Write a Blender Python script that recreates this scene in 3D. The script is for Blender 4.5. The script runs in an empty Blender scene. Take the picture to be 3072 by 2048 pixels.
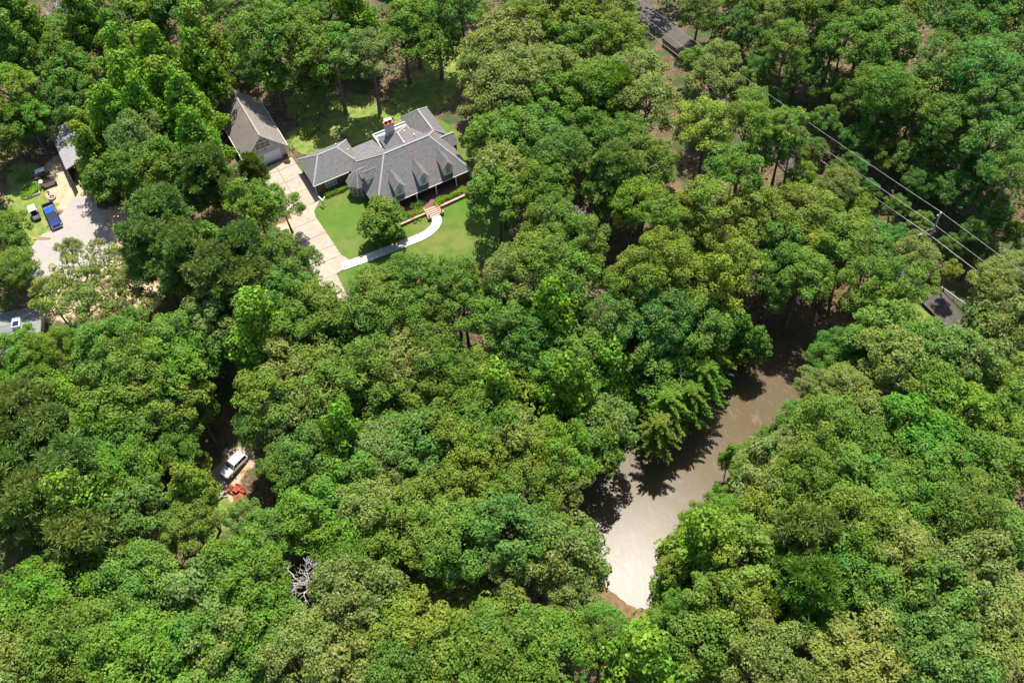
import bpy, bmesh, math, random
import numpy as np
from mathutils import Matrix, Vector
random.seed(11)
RNG = np.random.default_rng(11)
scene = bpy.context.scene
col = scene.collection
rad = math.radians

# ------------------------------------------------------------------ camera, sky, sun, exposure
def make_camera():
    pitch, roll = rad(54.21), rad(-5.34)
    s, c = math.sin(pitch), math.cos(pitch)
    base = Matrix(((1, 0, 0), (0, -s, -c), (0, c, -s)))
    rm = Matrix(((math.cos(roll), -math.sin(roll), 0), (math.sin(roll), math.cos(roll), 0), (0, 0, 1))) @ base
    xa, ya, za = Vector(rm[0]), -Vector(rm[1]), -Vector(rm[2])
    cd = bpy.data.cameras.new('camera'); cam = bpy.data.objects.new('camera', cd); col.objects.link(cam)
    cam.matrix_world = Matrix(((xa.x, ya.x, za.x, 0), (xa.y, ya.y, za.y, 0), (xa.z, ya.z, za.z, 125), (0, 0, 0, 1)))
    cd.lens = 3000 / 3072 * 36; cd.sensor_width = 36; cd.clip_start = 1; cd.clip_end = 3000
    scene.camera = cam
make_camera()
SUN_EL, SUN_AZ = rad(68), rad(14)
world = bpy.data.worlds.new('World'); scene.world = world; world.use_nodes = True
wn = world.node_tree.nodes; wl = world.node_tree.links
sky = wn.new('ShaderNodeTexSky'); sky.sky_type = 'NISHITA'; sky.sun_disc = False
sky.sun_elevation = SUN_EL; sky.sun_rotation = SUN_AZ
wl.new(sky.outputs[0], wn['Background'].inputs[0]); wn['Background'].inputs[1].default_value = 0.118
sd = bpy.data.lights.new('sun', 'SUN'); sd.energy = 4.6; sd.angle = rad(0.5); sd.color = (1.0, 0.965, 0.9)
so = bpy.data.objects.new('sun', sd); col.objects.link(so)
sdir = Vector((math.sin(SUN_AZ) * math.cos(SUN_EL), math.cos(SUN_AZ) * math.cos(SUN_EL), math.sin(SUN_EL)))
so.rotation_euler = sdir.to_track_quat('Z', 'Y').to_euler(); so.location = (0, 0, 200)
scene.view_settings.view_transform = 'Standard'; scene.view_settings.look = 'None'
scene.view_settings.exposure = 1.0; scene.view_settings.gamma = 1; scene.view_settings.use_curve_mapping = False
scene.cycles.max_bounces = 5; scene.cycles.diffuse_bounces = 3; scene.cycles.transparent_max_bounces = 4
scene.cycles.sample_clamp_indirect = 4

# ------------------------------------------------------------------ terrain height
POND = [(48.3, 98.0), (49.4, 92.9), (50.6, 89.1), (49.0, 84.1), (45.7, 79.7), (41.5, 76.8), (39.0, 74.1), (35.7, 71.4), (32.2, 64.8), (26.3, 61.8), (22.6, 59.5), (20.6, 57.1), (18.5, 53.4), (16.3, 49.0), (13.7, 49.4), (11.9, 50.7), (9.4, 53.2), (7.4, 58.8), (3.8, 63.3), (5.1, 67.4), (9.6, 72.0), (15.7, 77.5), (23.5, 79.8), (28.7, 85.8), (34.1, 92.0), (40.9, 96.6), (45.2, 99.7)]
def poly_dist(P, x, y):
    x = np.asarray(x, float); y = np.asarray(y, float)
    best = np.full(x.shape, 1e9); ins = np.zeros(x.shape, bool); n = len(P)
    for i in range(n):
        x1, y1 = P[i]; x2, y2 = P[(i + 1) % n]; dx, dy = x2 - x1, y2 - y1
        t = np.clip(((x - x1) * dx + (y - y1) * dy) / (dx * dx + dy * dy + 1e-9), 0, 1)
        best = np.minimum(best, np.hypot(x - x1 - t * dx, y - y1 - t * dy))
        if y1 != y2:
            ins ^= ((y1 > y) != (y2 > y)) & (x < (x2 - x1) * (y - y1) / (y2 - y1) + x1)
    return np.where(ins, -best, best)
def sm(t):
    t = np.clip(t, 0, 1); return t * t * (3 - 2 * t)
def zg(x, y):
    x = np.asarray(x, float); y = np.asarray(y, float)
    a = sm((98 - y) / 26)
    base = -8 * a - 3.0 * sm((x - 20) / 30) * sm((135 - y) / 40) * (1 - a)
    d = poly_dist(POND, x, y)
    k = sm(1 - d / 16)
    z = base * (1 - k) - 9.3 * k
    return np.where(d < 0.6, z - 1.3 * sm((0.6 - d) / 2.5), z)

# ------------------------------------------------------------------ material helpers
MATS = {}
def mat(name, color=(0.5, 0.5, 0.5), rough=0.8, metal=0.0, noise=None, spec=0.3, coat=0.0, bump=0.0):
    """noise: list of (scale, colour, low, high[, detail]) blended in one after another"""
    if name in MATS: return MATS[name]
    m = bpy.data.materials.new(name); m.use_nodes = True; nt = m.node_tree; n = nt.nodes; l = nt.links
    b = n['Principled BSDF']; b.inputs['Roughness'].default_value = rough; b.inputs['Metallic'].default_value = metal
    b.inputs['Specular IOR Level'].default_value = spec; b.inputs['Coat Weight'].default_value = coat
    tc = n.new('ShaderNodeTexCoord'); cur = None
    rgb = n.new('ShaderNodeRGB'); rgb.outputs[0].default_value = (*color, 1); cur = rgb.outputs[0]
    last = None
    for it in (noise or []):
        sc, c2, lo, hi = it[:4]; det = it[4] if len(it) > 4 else 4
        nz = n.new('ShaderNodeTexNoise'); nz.inputs['Scale'].default_value = sc; nz.inputs['Detail'].default_value = det
        l.new(tc.outputs['Object'], nz.inputs['Vector'])
        mr = n.new('ShaderNodeMapRange'); mr.inputs['From Min'].default_value = lo; mr.inputs['From Max'].default_value = hi
        l.new(nz.outputs['Fac'], mr.inputs['Value'])
        mx = n.new('ShaderNodeMix'); mx.data_type = 'RGBA'; l.new(mr.outputs[0], mx.inputs['Factor'])
        l.new(cur, mx.inputs[6]); mx.inputs[7].default_value = (*c2, 1); cur = mx.outputs[2]; last = nz
    l.new(cur, b.inputs['Base Color'])
    if bump and last:
        bp = n.new('ShaderNodeBump'); bp.inputs['Strength'].default_value = bump; bp.inputs['Distance'].default_value = 0.05
        l.new(last.outputs['Fac'], bp.inputs['Height']); l.new(bp.outputs[0], b.inputs['Normal'])
    MATS[name] = m; return m

def brick_mat(name, c1, c2, mortar, sc=1.0):
    m = bpy.data.materials.new(name); m.use_nodes = True; nt = m.node_tree; n = nt.nodes; l = nt.links
    b = n['Principled BSDF']; b.inputs['Roughness'].default_value = 0.9
    tc = n.new('ShaderNodeTexCoord'); sp = n.new('ShaderNodeSeparateXYZ'); l.new(tc.outputs['Object'], sp.inputs[0])
    ad = n.new('ShaderNodeMath'); ad.operation = 'ADD'; l.new(sp.outputs[0], ad.inputs[0]); l.new(sp.outputs[1], ad.inputs[1])
    cb = n.new('ShaderNodeCombineXYZ'); l.new(ad.outputs[0], cb.inputs[0]); l.new(sp.outputs[2], cb.inputs[1])
    br = n.new('ShaderNodeTexBrick'); br.inputs['Scale'].default_value = sc
    br.inputs['Brick Width'].default_value = 0.22; br.inputs['Row Height'].default_value = 0.075; br.inputs['Mortar Size'].default_value = 0.008
    br.inputs['Color1'].default_value = (*c1, 1); br.inputs['Color2'].default_value = (*c2, 1); br.inputs['Mortar'].default_value = (*mortar, 1)
    l.new(cb.outputs[0], br.inputs['Vector']); l.new(br.outputs[0], b.inputs['Base Color'])
    return m

def shingle_mat(name, base, tint, dark):
    m = bpy.data.materials.new(name); m.use_nodes = True; nt = m.node_tree; n = nt.nodes; l = nt.links
    b = n['Principled BSDF']; b.inputs['Roughness'].default_value = 0.85; b.inputs['Specular IOR Level'].default_value = 0.2
    tc = n.new('ShaderNodeTexCoord')
    def nz(sc, det, lo, hi):
        a = n.new('ShaderNodeTexNoise'); a.inputs['Scale'].default_value = sc; a.inputs['Detail'].default_value = det
        l.new(tc.outputs['Object'], a.inputs['Vector'])
        r = n.new('ShaderNodeMapRange'); r.inputs['From Min'].default_value = lo; r.inputs['From Max'].default_value = hi
        l.new(a.outputs['Fac'], r.inputs['Value']); return r.outputs[0]
    def mix(f, a, bcol):
        x = n.new('ShaderNodeMix'); x.data_type = 'RGBA'; l.new(f, x.inputs['Factor'])
        if isinstance(a, tuple): x.inputs[6].default_value = (*a, 1)
        else: l.new(a, x.inputs[6])
        x.inputs[7].default_value = (*bcol, 1); return x.outputs[2]
    c = mix(nz(0.35, 3, .42, .72), base, tint)
    c = mix(nz(2.2, 5, .5, .8), c, dark)
    sp = n.new('ShaderNodeSeparateXYZ'); l.new(tc.outputs['Object'], sp.inputs[0])
    cb = n.new('ShaderNodeCombineXYZ'); ad = n.new('ShaderNodeMath'); ad.operation = 'ADD'
    l.new(sp.outputs[0], ad.inputs[0]); l.new(sp.outputs[1], ad.inputs[1]); l.new(ad.outputs[0], cb.inputs[0]); l.new(sp.outputs[2], cb.inputs[1])
    br = n.new('ShaderNodeTexBrick'); br.inputs['Brick Width'].default_value = 0.32; br.inputs['Row Height'].default_value = 0.11; br.inputs['Mortar Size'].default_value = 0.012
    br.inputs['Color1'].default_value = (1, 1, 1, 1); br.inputs['Color2'].default_value = (.72, .72, .74, 1); br.inputs['Mortar'].default_value = (.5, .5, .5, 1); br.inputs['Scale'].default_value = 1
    l.new(cb.outputs[0], br.inputs['Vector'])
    mu = n.new('ShaderNodeMix'); mu.data_type = 'RGBA'; mu.blend_type = 'MULTIPLY'; mu.inputs['Factor'].default_value = 0.8
    l.new(c, mu.inputs[6]); l.new(br.outputs[0], mu.inputs[7]); l.new(mu.outputs[2], b.inputs['Base Color'])
    return m

# ------------------------------------------------------------------ object helpers
def link(name, me, m=None, parent=None, **props):
    o = bpy.data.objects.new(name, me); col.objects.link(o)
    if m is not None and me is not None and not me.materials: me.materials.append(m)
    if parent: o.parent = parent
    for k, v in props.items(): o[k] = v
    return o
def empty(name, loc, rz=0, **props):
    o = bpy.data.objects.new(name, None); col.objects.link(o); o.location = loc; o.rotation_euler = (0, 0, rz)
    o.empty_display_size = 0.3
    for k, v in props.items(): o[k] = v
    return o
def mesh(name, verts, faces, m=None, parent=None, smooth=False, **props):
    me = bpy.data.meshes.new(name); me.from_pydata([tuple(v) for v in verts], [], [tuple(f) for f in faces]); me.update()
    if smooth: me.shade_smooth()
    return link(name, me, m, parent, **props)
def bm_obj(name, bm, m=None, parent=None, smooth=False, bevel=0, **props):
    if bevel:
        bmesh.ops.bevel(bm, geom=list(bm.edges), offset=bevel, segments=1, affect='EDGES', clamp_overlap=True)
    me = bpy.data.meshes.new(name); bm.to_mesh(me); bm.free()
    if smooth: me.shade_smooth()
    return link(name, me, m, parent, **props)
def box(bm, x0, x1, y0, y1, z0, z1):
    vs = [bm.verts.new(p) for p in ((x0, y0, z0), (x1, y0, z0), (x1, y1, z0), (x0, y1, z0), (x0, y0, z1), (x1, y0, z1), (x1, y1, z1), (x0, y1, z1))]
    for f in ((3, 2, 1, 0), (4, 5, 6, 7), (0, 1, 5, 4), (1, 2, 6, 5), (2, 3, 7, 6), (3, 0, 4, 7)): bm.faces.new([vs[i] for i in f])
    return vs
def boxo(name, x0, x1, y0, y1, z0, z1, m, parent=None, bevel=0, **props):
    bm = bmesh.new(); box(bm, x0, x1, y0, y1, z0, z1); return bm_obj(name, bm, m, parent, bevel=bevel, **props)
def tube(bm, p0, p1, r0, r1=None, n=8, cap=True):
    r1 = r0 if r1 is None else r1
    p0 = Vector(p0); p1 = Vector(p1); d = (p1 - p0).normalized()
    a = d.orthogonal().normalized(); b = d.cross(a)
    A = []; B = []
    for i in range(n):
        t = 2 * math.pi * i / n; v = a * math.cos(t) + b * math.sin(t)
        A.append(bm.verts.new(p0 + v * r0)); B.append(bm.verts.new(p1 + v * r1))
    for i in range(n): bm.faces.new((A[i], A[(i + 1) % n], B[(i + 1) % n], B[i]))
    if cap: bm.faces.new(A[::-1]); bm.faces.new(B)
def tubeo(name, p0, p1, r0, m, parent=None, r1=None, n=8, **props):
    bm = bmesh.new(); tube(bm, p0, p1, r0, r1, n); return bm_obj(name, bm, m, parent, **props)
def slab(bm, pts, th=0.1):
    """planar polygon given a thickness downwards"""
    P = [Vector(p) for p in pts]
    nrm = Vector((0, 0, 0))
    for i in range(len(P)):
        a, b = P[i], P[(i + 1) % len(P)]
        nrm += Vector(((a.y - b.y) * (a.z + b.z), (a.z - b.z) * (a.x + b.x), (a.x - b.x) * (a.y + b.y)))
    nrm.normalize()
    if nrm.z < 0: P = P[::-1]; nrm = -nrm
    T = [bm.verts.new(p) for p in P]; B = [bm.verts.new(p - Vector((0, 0, th))) for p in P]
    bm.faces.new(T); bm.faces.new(B[::-1])
    for i in range(len(P)):
        j = (i + 1) % len(P); bm.faces.new((T[j], T[i], B[i], B[j]))
def facet(name, pts, m, parent, th=0.1, **props):
    bm = bmesh.new(); slab(bm, pts, th); return bm_obj(name, bm, m, parent, **props)
def clip_poly(P, axis, v, keep_less):
    out = []
    for i in range(len(P)):
        a, b = P[i], P[(i + 1) % len(P)]
        ia = (a[axis] < v) == keep_less; ib = (b[axis] < v) == keep_less
        if ia: out.append(a)
        if ia != ib:
            t = (v - a[axis]) / (b[axis] - a[axis]); out.append((a[0] + (b[0] - a[0]) * t, a[1] + (b[1] - a[1]) * t))
    return out
def sheet(name, pts, z, m, parent=None, th=0.0, **props):
    bm = bmesh.new()
    if th:
        slab(bm, [(x, y, z) for x, y in pts], th)
    else:
        f = bm.faces.new([bm.verts.new((x, y, z)) for x, y in pts]); bm.normal_update()
        if f.normal.z < 0: f.normal_flip()
    bmesh.ops.triangulate(bm, faces=[f for f in bm.faces if len(f.verts) > 4])
    return bm_obj(name, bm, m, parent, **props)

# ------------------------------------------------------------------ ground
def ground():
    def axis(lo, hi, step, far):
        a = list(np.arange(lo, hi + .1, step)); s = step
        while a[-1] < far: s *= 1.35; a.append(a[-1] + s)
        s = step
        while a[0] > -far + 40: s *= 1.35; a.insert(0, a[0] - s)
        return np.array(a)
    xs = axis(-100, 100, 1.0, 900); ys = axis(25, 190, 1.0, 1100)
    X, Y = np.meshgrid(xs, ys); Z = zg(X, Y)
    d = poly_dist(POND, X, Y)
    bump = (np.sin(X * .9 + Y * .37) + np.sin(Y * 1.1 - X * .5)) * .05
    flat = sm(np.minimum((Y - 99) / 4, 1)) * sm((8 - X) / 6)
    Z = Z + bump * (1 - flat)
    nx, ny = len(xs), len(ys)
    V = np.stack([X, Y, Z], -1).reshape(-1, 3)
    i = np.arange(nx * ny).reshape(ny, nx)
    F = np.stack([i[:-1, :-1], i[:-1, 1:], i[1:, 1:], i[1:, :-1]], -1).reshape(-1, 4)
    me = bpy.data.meshes.new('ground'); me.from_pydata(V.tolist(), [], F.tolist()); me.shade_smooth()
    at = me.color_attributes.new('cover', 'FLOAT_COLOR', 'POINT')
    def blob(cx, cy, r): return sm(1.25 - np.hypot(X - cx, Y - cy) / r)
    clay = np.clip(sm(1.2 - np.abs(d) / 2.2), 0, 1)
    for c in ((52, 93, 4), (55, 99, 4), (50, 88, 3), (40, 101, 3), (24, 119, 3.5), (29, 118, 3), (35, 106, 3.5), (5, 92, 3), (-19, 84, 4), (-21, 79, 3), (62, 86, 3), (58, 86, 3), (13, 92, 2)): clay = np.maximum(clay, blob(*c))
    grass = np.zeros_like(X)
    for c in ((-20, 141, 9), (-12, 150, 8), (-6, 156, 8), (-28, 135, 5), (0, 138, 3.5), (-2, 96, 4), (-2, 92, 3), (-8, 162, 6), (-83, 127, 7), (-84, 133, 5), (-80, 121, 4), (-86, 138, 4), (-78, 124, 2), (-47, 69, 5), (-52, 80, 3), (65, 90, 5), (64, 84, 5), (-22, 132, 6), (-26, 146, 7), (-33, 140, 6), (-34, 150, 6), (-40, 158, 5)): grass = np.maximum(grass, blob(*c))
    dirt = np.zeros_like(X)
    for c in ((-76, 136, 5), (-76, 131, 4.5), (-79, 139, 4), (-78, 133, 4), (-70, 132, 4), (-66, 124, 4), (-72, 111, 6), (-66, 113, 3), (-45, 75, 3.2), (-43, 78, 3), (-45, 72, 3), (-47, 71, 3), (-66, 104, 6), (-60, 106, 5), (-72, 106, 5), (-63, 100, 3), (-33, 113, 3), (-36, 118, 3), (-34, 109, 3), (-70, 120, 9)): dirt = np.maximum(dirt, blob(*c))
    grass = grass * (1 - blob(-76, 134, 4.5))
    g3 = np.stack([clay, grass, dirt, np.ones_like(X)], -1).reshape(-1, 4).astype('f')
    at.data.foreach_set('color', g3.ravel())
    m = bpy.data.materials.new('forest_floor'); m.use_nodes = True; nt = m.node_tree; n = nt.nodes; l = nt.links
    b = n['Principled BSDF']; b.inputs['Roughness'].default_value = 0.95; b.inputs['Specular IOR Level'].default_value = 0.1
    tc = n.new('ShaderNodeTexCoord'); ca = n.new('ShaderNodeAttribute'); ca.attribute_name = 'cover'
    se = n.new('ShaderNodeSeparateColor'); l.new(ca.outputs['Color'], se.inputs[0])
    def nz(sc, det=5):
        a = n.new('ShaderNodeTexNoise'); a.inputs['Scale'].default_value = sc; a.inputs['Detail'].default_value = det
        l.new(tc.outputs['Object'], a.inputs['Vector']); return a.outputs['Fac']
    def ramp(f, lo, hi):
        r = n.new('ShaderNodeMapRange'); r.inputs['From Min'].default_value = lo; r.inputs['From Max'].default_value = hi; l.new(f, r.inputs['Value']); return r.outputs[0]
    def mix(f, a, c):
        x = n.new('ShaderNodeMix'); x.data_type = 'RGBA'; l.new(f, x.inputs['Factor'])
        for k, v in ((6, a), (7, c)):
            if isinstance(v, tuple): x.inputs[k].default_value = (*v, 1)
            else: l.new(v, x.inputs[k])
        return x.outputs[2]
    def mask(ch, sc, amp):
        a = n.new('ShaderNodeMath'); a.operation = 'MULTIPLY_ADD'; l.new(nz(sc), a.inputs[0]); a.inputs[1].default_value = amp; a.inputs[2].default_value = -amp / 2
        s = n.new('ShaderNodeMath'); s.operation = 'ADD'; l.new(se.outputs[ch], s.inputs[0]); l.new(a.outputs[0], s.inputs[1]); return ramp(s.outputs[0], .38, .58)
    litter = mix(ramp(nz(.5), .4, .65), (.065, .047, .027), (.135, .092, .052))
    litter = mix(ramp(nz(3.5), .45, .7), litter, (.24, .17, .10))
    litter = mix(ramp(nz(.23), .5, .62), litter, (.05, .08, .025))
    litter = mix(ramp(nz(7), .55, .75), litter, (.04, .035, .025))
    clayc = mix(ramp(nz(1.5), .35, .7), (.13, .08, .038), (.20, .135, .075))
    grassc = mix(ramp(nz(.8), .35, .7), (.10, .17, .03), (.26, .25, .07))
    grassc = mix(ramp(nz(6), .5, .75), grassc, (.06, .10, .02))
    dirtc = mix(ramp(nz(.9), .35, .7), (.38, .27, .15), (.50, .40, .29))
    dirtc = mix(ramp(nz(9), .5, .75), dirtc, (.27, .18, .10))
    c = mix(mask(2, .45, 1.1), litter, dirtc); c = mix(mask(1, .5, 1.1), c, grassc); c = mix(mask(0, .7, .6), c, clayc)
    l.new(c, b.inputs['Base Color'])
    bp = n.new('ShaderNodeBump'); bp.inputs['Strength'].default_value = .6; bp.inputs['Distance'].default_value = .15
    l.new(nz(4), bp.inputs['Height']); l.new(bp.outputs[0], b.inputs['Normal'])
    link('ground', me, m, kind='structure')
ground()

# pond water: muddy, slightly ruffled, with dust and pollen streaks on the surface
def pond():
    m = bpy.data.materials.new('muddy_water'); m.use_nodes = True; nt = m.node_tree; n = nt.nodes; l = nt.links
    b = n['Principled BSDF']; b.inputs['Specular IOR Level'].default_value = 0.075; b.inputs['IOR'].default_value = 1.33
    tc = n.new('ShaderNodeTexCoord')
    nz = n.new('ShaderNodeTexNoise'); nz.inputs['Scale'].default_value = .09; nz.inputs['Detail'].default_value = 4; nz.inputs['Distortion'].default_value = 1.2
    l.new(tc.outputs['Object'], nz.inputs['Vector'])
    mr = n.new('ShaderNodeMapRange'); mr.inputs['From Min'].default_value = .35; mr.inputs['From Max'].default_value = .7; l.new(nz.outputs['Fac'], mr.inputs['Value'])
    mx = n.new('ShaderNodeMix'); mx.data_type = 'RGBA'; mx.inputs[6].default_value = (.092, .062, .026, 1); mx.inputs[7].default_value = (.098, .073, .042, 1); l.new(mr.outputs[0], mx.inputs['Factor'])
    n2 = n.new('ShaderNodeTexNoise'); n2.inputs['Scale'].default_value = .55; n2.inputs['Detail'].default_value = 7; n2.inputs['Distortion'].default_value = 2.5
    mp = n.new('ShaderNodeMapping'); mp.inputs['Rotation'].default_value = (0, 0, .6); mp.inputs['Scale'].default_value = (1.6, .5, 1)
    l.new(tc.outputs['Object'], mp.inputs[0]); l.new(mp.outputs[0], n2.inputs['Vector'])
    r2 = n.new('ShaderNodeMapRange'); r2.inputs['From Min'].default_value = .56; r2.inputs['From Max'].default_value = .75; r2.inputs['To Max'].default_value = .35; l.new(n2.outputs['Fac'], r2.inputs['Value'])
    m2 = n.new('ShaderNodeMix'); m2.data_type = 'RGBA'; l.new(r2.outputs[0], m2.inputs['Factor']); l.new(mx.outputs[2], m2.inputs[6]); m2.inputs[7].default_value = (.22, .19, .15, 1)
    l.new(m2.outputs[2], b.inputs['Base Color'])
    r3 = n.new('ShaderNodeMapRange'); r3.inputs['To Min'].default_value = .21; r3.inputs['To Max'].default_value = .26; l.new(n2.outputs['Fac'], r3.inputs['Value']); l.new(r3.outputs[0], b.inputs['Roughness'])
    n4 = n.new('ShaderNodeTexNoise'); n4.inputs['Scale'].default_value = 2.2; n4.inputs['Detail'].default_value = 3; l.new(tc.outputs['Object'], n4.inputs['Vector'])
    bp = n.new('ShaderNodeBump'); bp.inputs['Strength'].default_value = .03; bp.inputs['Distance'].default_value = .05; l.new(n4.outputs['Fac'], bp.inputs['Height']); l.new(bp.outputs[0], b.inputs['Normal'])
    cx = sum(p[0] for p in POND) / len(POND); P = []
    for i, (x, y) in enumerate(POND):
        a, c = POND[i - 1], POND[(i + 1) % len(POND)]
        t = Vector((c[0] - a[0], c[1] - a[1])).normalized(); nrm = Vector((t.y, -t.x))
        q = Vector((x, y))
        if float(poly_dist(POND, q.x + nrm.x * .3, q.y + nrm.y * .3)) < 0: nrm = -nrm
        q += nrm * 2.2; P.append((q.x, q.y))
    sheet('pond_water', P, -9.85, m, kind='structure')
    # narrow feeder stream behind the north end
    pts = [(50, 92.4), (50.6, 95), (51.8, 97.5), (53.5, 99.5), (57, 102)]
    V = []; F = []
    for i, (x, y) in enumerate(pts):
        w = .9 - .08 * i; V += [(x - w, y + .3, -9.6 + .35 * i), (x + w, y - .3, -9.6 + .35 * i)]
        if i: F.append((2 * i - 2, 2 * i - 1, 2 * i + 1, 2 * i))
    mesh('stream_water', V, F, mat('stream_water', (.12, .11, .13), .12, spec=.6), kind='structure')
pond()

AZ = rad(24.6)
CU, SU = math.cos(AZ), math.sin(AZ)
HX, HY = -20.53, 117.86
def h2w(u, v): return (HX + u * CU - v * SU, HY + u * SU + v * CU)

# ------------------------------------------------------------------ paving and lawn
lawn_m = mat('mown_lawn', (.075, .14, .018), .9, noise=[(.12, (.135, .15, .035), .42, .62), (.5, (.055, .115, .014), .45, .75), (7, (.045, .09, .012), .5, .85), (25, (.13, .19, .04), .55, .9)], bump=.4, spec=.15)
conc_m = mat('pale_concrete', (.32, .265, .20), .9, noise=[(.25, (.37, .315, .245), .35, .7), (1.6, (.25, .20, .145), .48, .8), (14, (.40, .34, .28), .5, .9)], spec=.2)
joint_m = mat('joint_dirt', (.22, .17, .12), .95)
walk_m = mat('white_concrete', (.54, .49, .44), .9, noise=[(.6, (.48, .43, .38), .4, .8), (12, (.60, .56, .51), .5, .9)], spec=.2)
LAWN = [(-11.3, -10.5), (-11.2, -7.0), (-8.9, -4.5), (-8.9, 7.5), (-8.0, 17), (-7, 19.5), (2.5, 19.5), (19.5, 19.2), (23, 8), (23, -2), (22, -9), (16.5, -16), (14.5, -23), (13, -24), (11, -17), (4, -16), (-5, -10.5)]
sheet('lawn', [h2w(*p) for p in LAWN], .02, lawn_m, kind='structure')

def driveway():
    D = [(-13.5, 22.6), (-7.2, 22.6), (-7.0, 16.9), (-6.6, 12.3), (-6.8, 11.0), (-6.9, 9.9), (-8.8, 8.0), (-9.05, 6.7), (-8.7, -3.6), (-8.0, -5.2), (-7.2, -6.2), (-11.0, -7.0), (-11.4, -16), (-14.6, -16), (-14.2, -7.0), (-13.4, 4.6), (-12.6, 9.9), (-13.6, 15.8)]
    base = sheet('driveway', [h2w(*p) for p in D if True], .034, joint_m, kind='structure')
    cuts = [-16.5, -12.8, -9.8, -7.02, -3.6, -.9, 2.4, 6.1, 9.9, 13.6, 17.2, 20.6, 23]
    ucut = [-20, -10.55, 0]
    for i in range(len(cuts) - 1):
        for j in range(2):
            if i < 8:
                if j: continue
                lo, hi = -20, 0
            else: lo, hi = ucut[j], ucut[j + 1]
            P = clip_poly(D, 1, cuts[i] + .035, False); P = clip_poly(P, 1, cuts[i + 1] - .035, True)
            P = clip_poly(P, 0, lo + .035, False); P = clip_poly(P, 0, hi - .035, True)
            if len(P) > 2: sheet('concrete_slab', [h2w(*p) for p in P], .13 - .004 * ((i + j) % 3), conc_m, base, th=.09)
driveway()
def walkway():
    C = [(-9.6, -6.1), (-7.2, -6.35), (-5.2, -6.55), (-2, -6.75), (1.5, -6.95), (4.4, -7.1), (6.0, -6.9), (7.4, -6.3), (8.3, -5.4), (8.75, -4.15)]
    base = empty('walkway', (0, 0, 0), kind='structure')
    for i in range(len(C) - 1):
        a, b = Vector(C[i]), Vector(C[i + 1])
        ta = (Vector(C[i + 1]) - Vector(C[max(i - 1, 0)])).normalized(); tb = (Vector(C[min(i + 2, len(C) - 1)]) - Vector(C[i])).normalized()
        na, nb = Vector((-ta.y, ta.x)), Vector((-tb.y, tb.x)); w = .82
        g = (b - a).normalized() * .02
        P = [a + g - na * w, b - g - nb * w, b - g + nb * w, a + g + na * w]
        sheet('concrete_slab', [h2w(*p) for p in P], .17, walk_m, base, th=.13)
walkway()
def gravel():
    P0 = [(-76.2, 127.8), (-75.3, 130), (-73.8, 130.4), (-71.2, 129), (-69.3, 125.8), (-67.8, 121.6), (-66.0, 118.3), (-65.0, 115.8), (-67.0, 113), (-70.1, 111.4), (-72.4, 109.5), (-76.1, 109), (-79.4, 114), (-80.3, 119), (-79.4, 121.8), (-77.6, 122.9), (-77.2, 125.5)]
    P = []
    for i in range(len(P0)):
        a, b = P0[i], P0[(i + 1) % len(P0)]
        for k in range(6):
            t = k / 6; P.append((a[0] + (b[0] - a[0]) * t + random.uniform(-.22, .22), a[1] + (b[1] - a[1]) * t + random.uniform(-.22, .22)))
    gm = mat('grey_gravel', (.29, .262, .238), .95, noise=[(.25, (.34, .29, .23), .4, .7), (1.2, (.24, .225, .215), .5, .8), (9, (.37, .34, .31), .5, .8), (.9, (.30, .25, .2), .62, .8)], bump=.6, spec=.1)
    sheet('gravel_parking', P, .025, gm, kind='structure')
    q = [(-73.4 + .75 * math.cos(a) * (1 + .3 * math.sin(3 * a)), 127.9 + .6 * math.sin(a) * (1 + .25 * math.cos(2 * a))) for a in np.linspace(0, 6.28, 16)[:-1]]
    sheet('dark_stain', q, .032, mat('oily_stain', (.10, .09, .08), .9, noise=[(3, (.2, .17, .15), .45, .7)]), kind='structure')
gravel()
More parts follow.
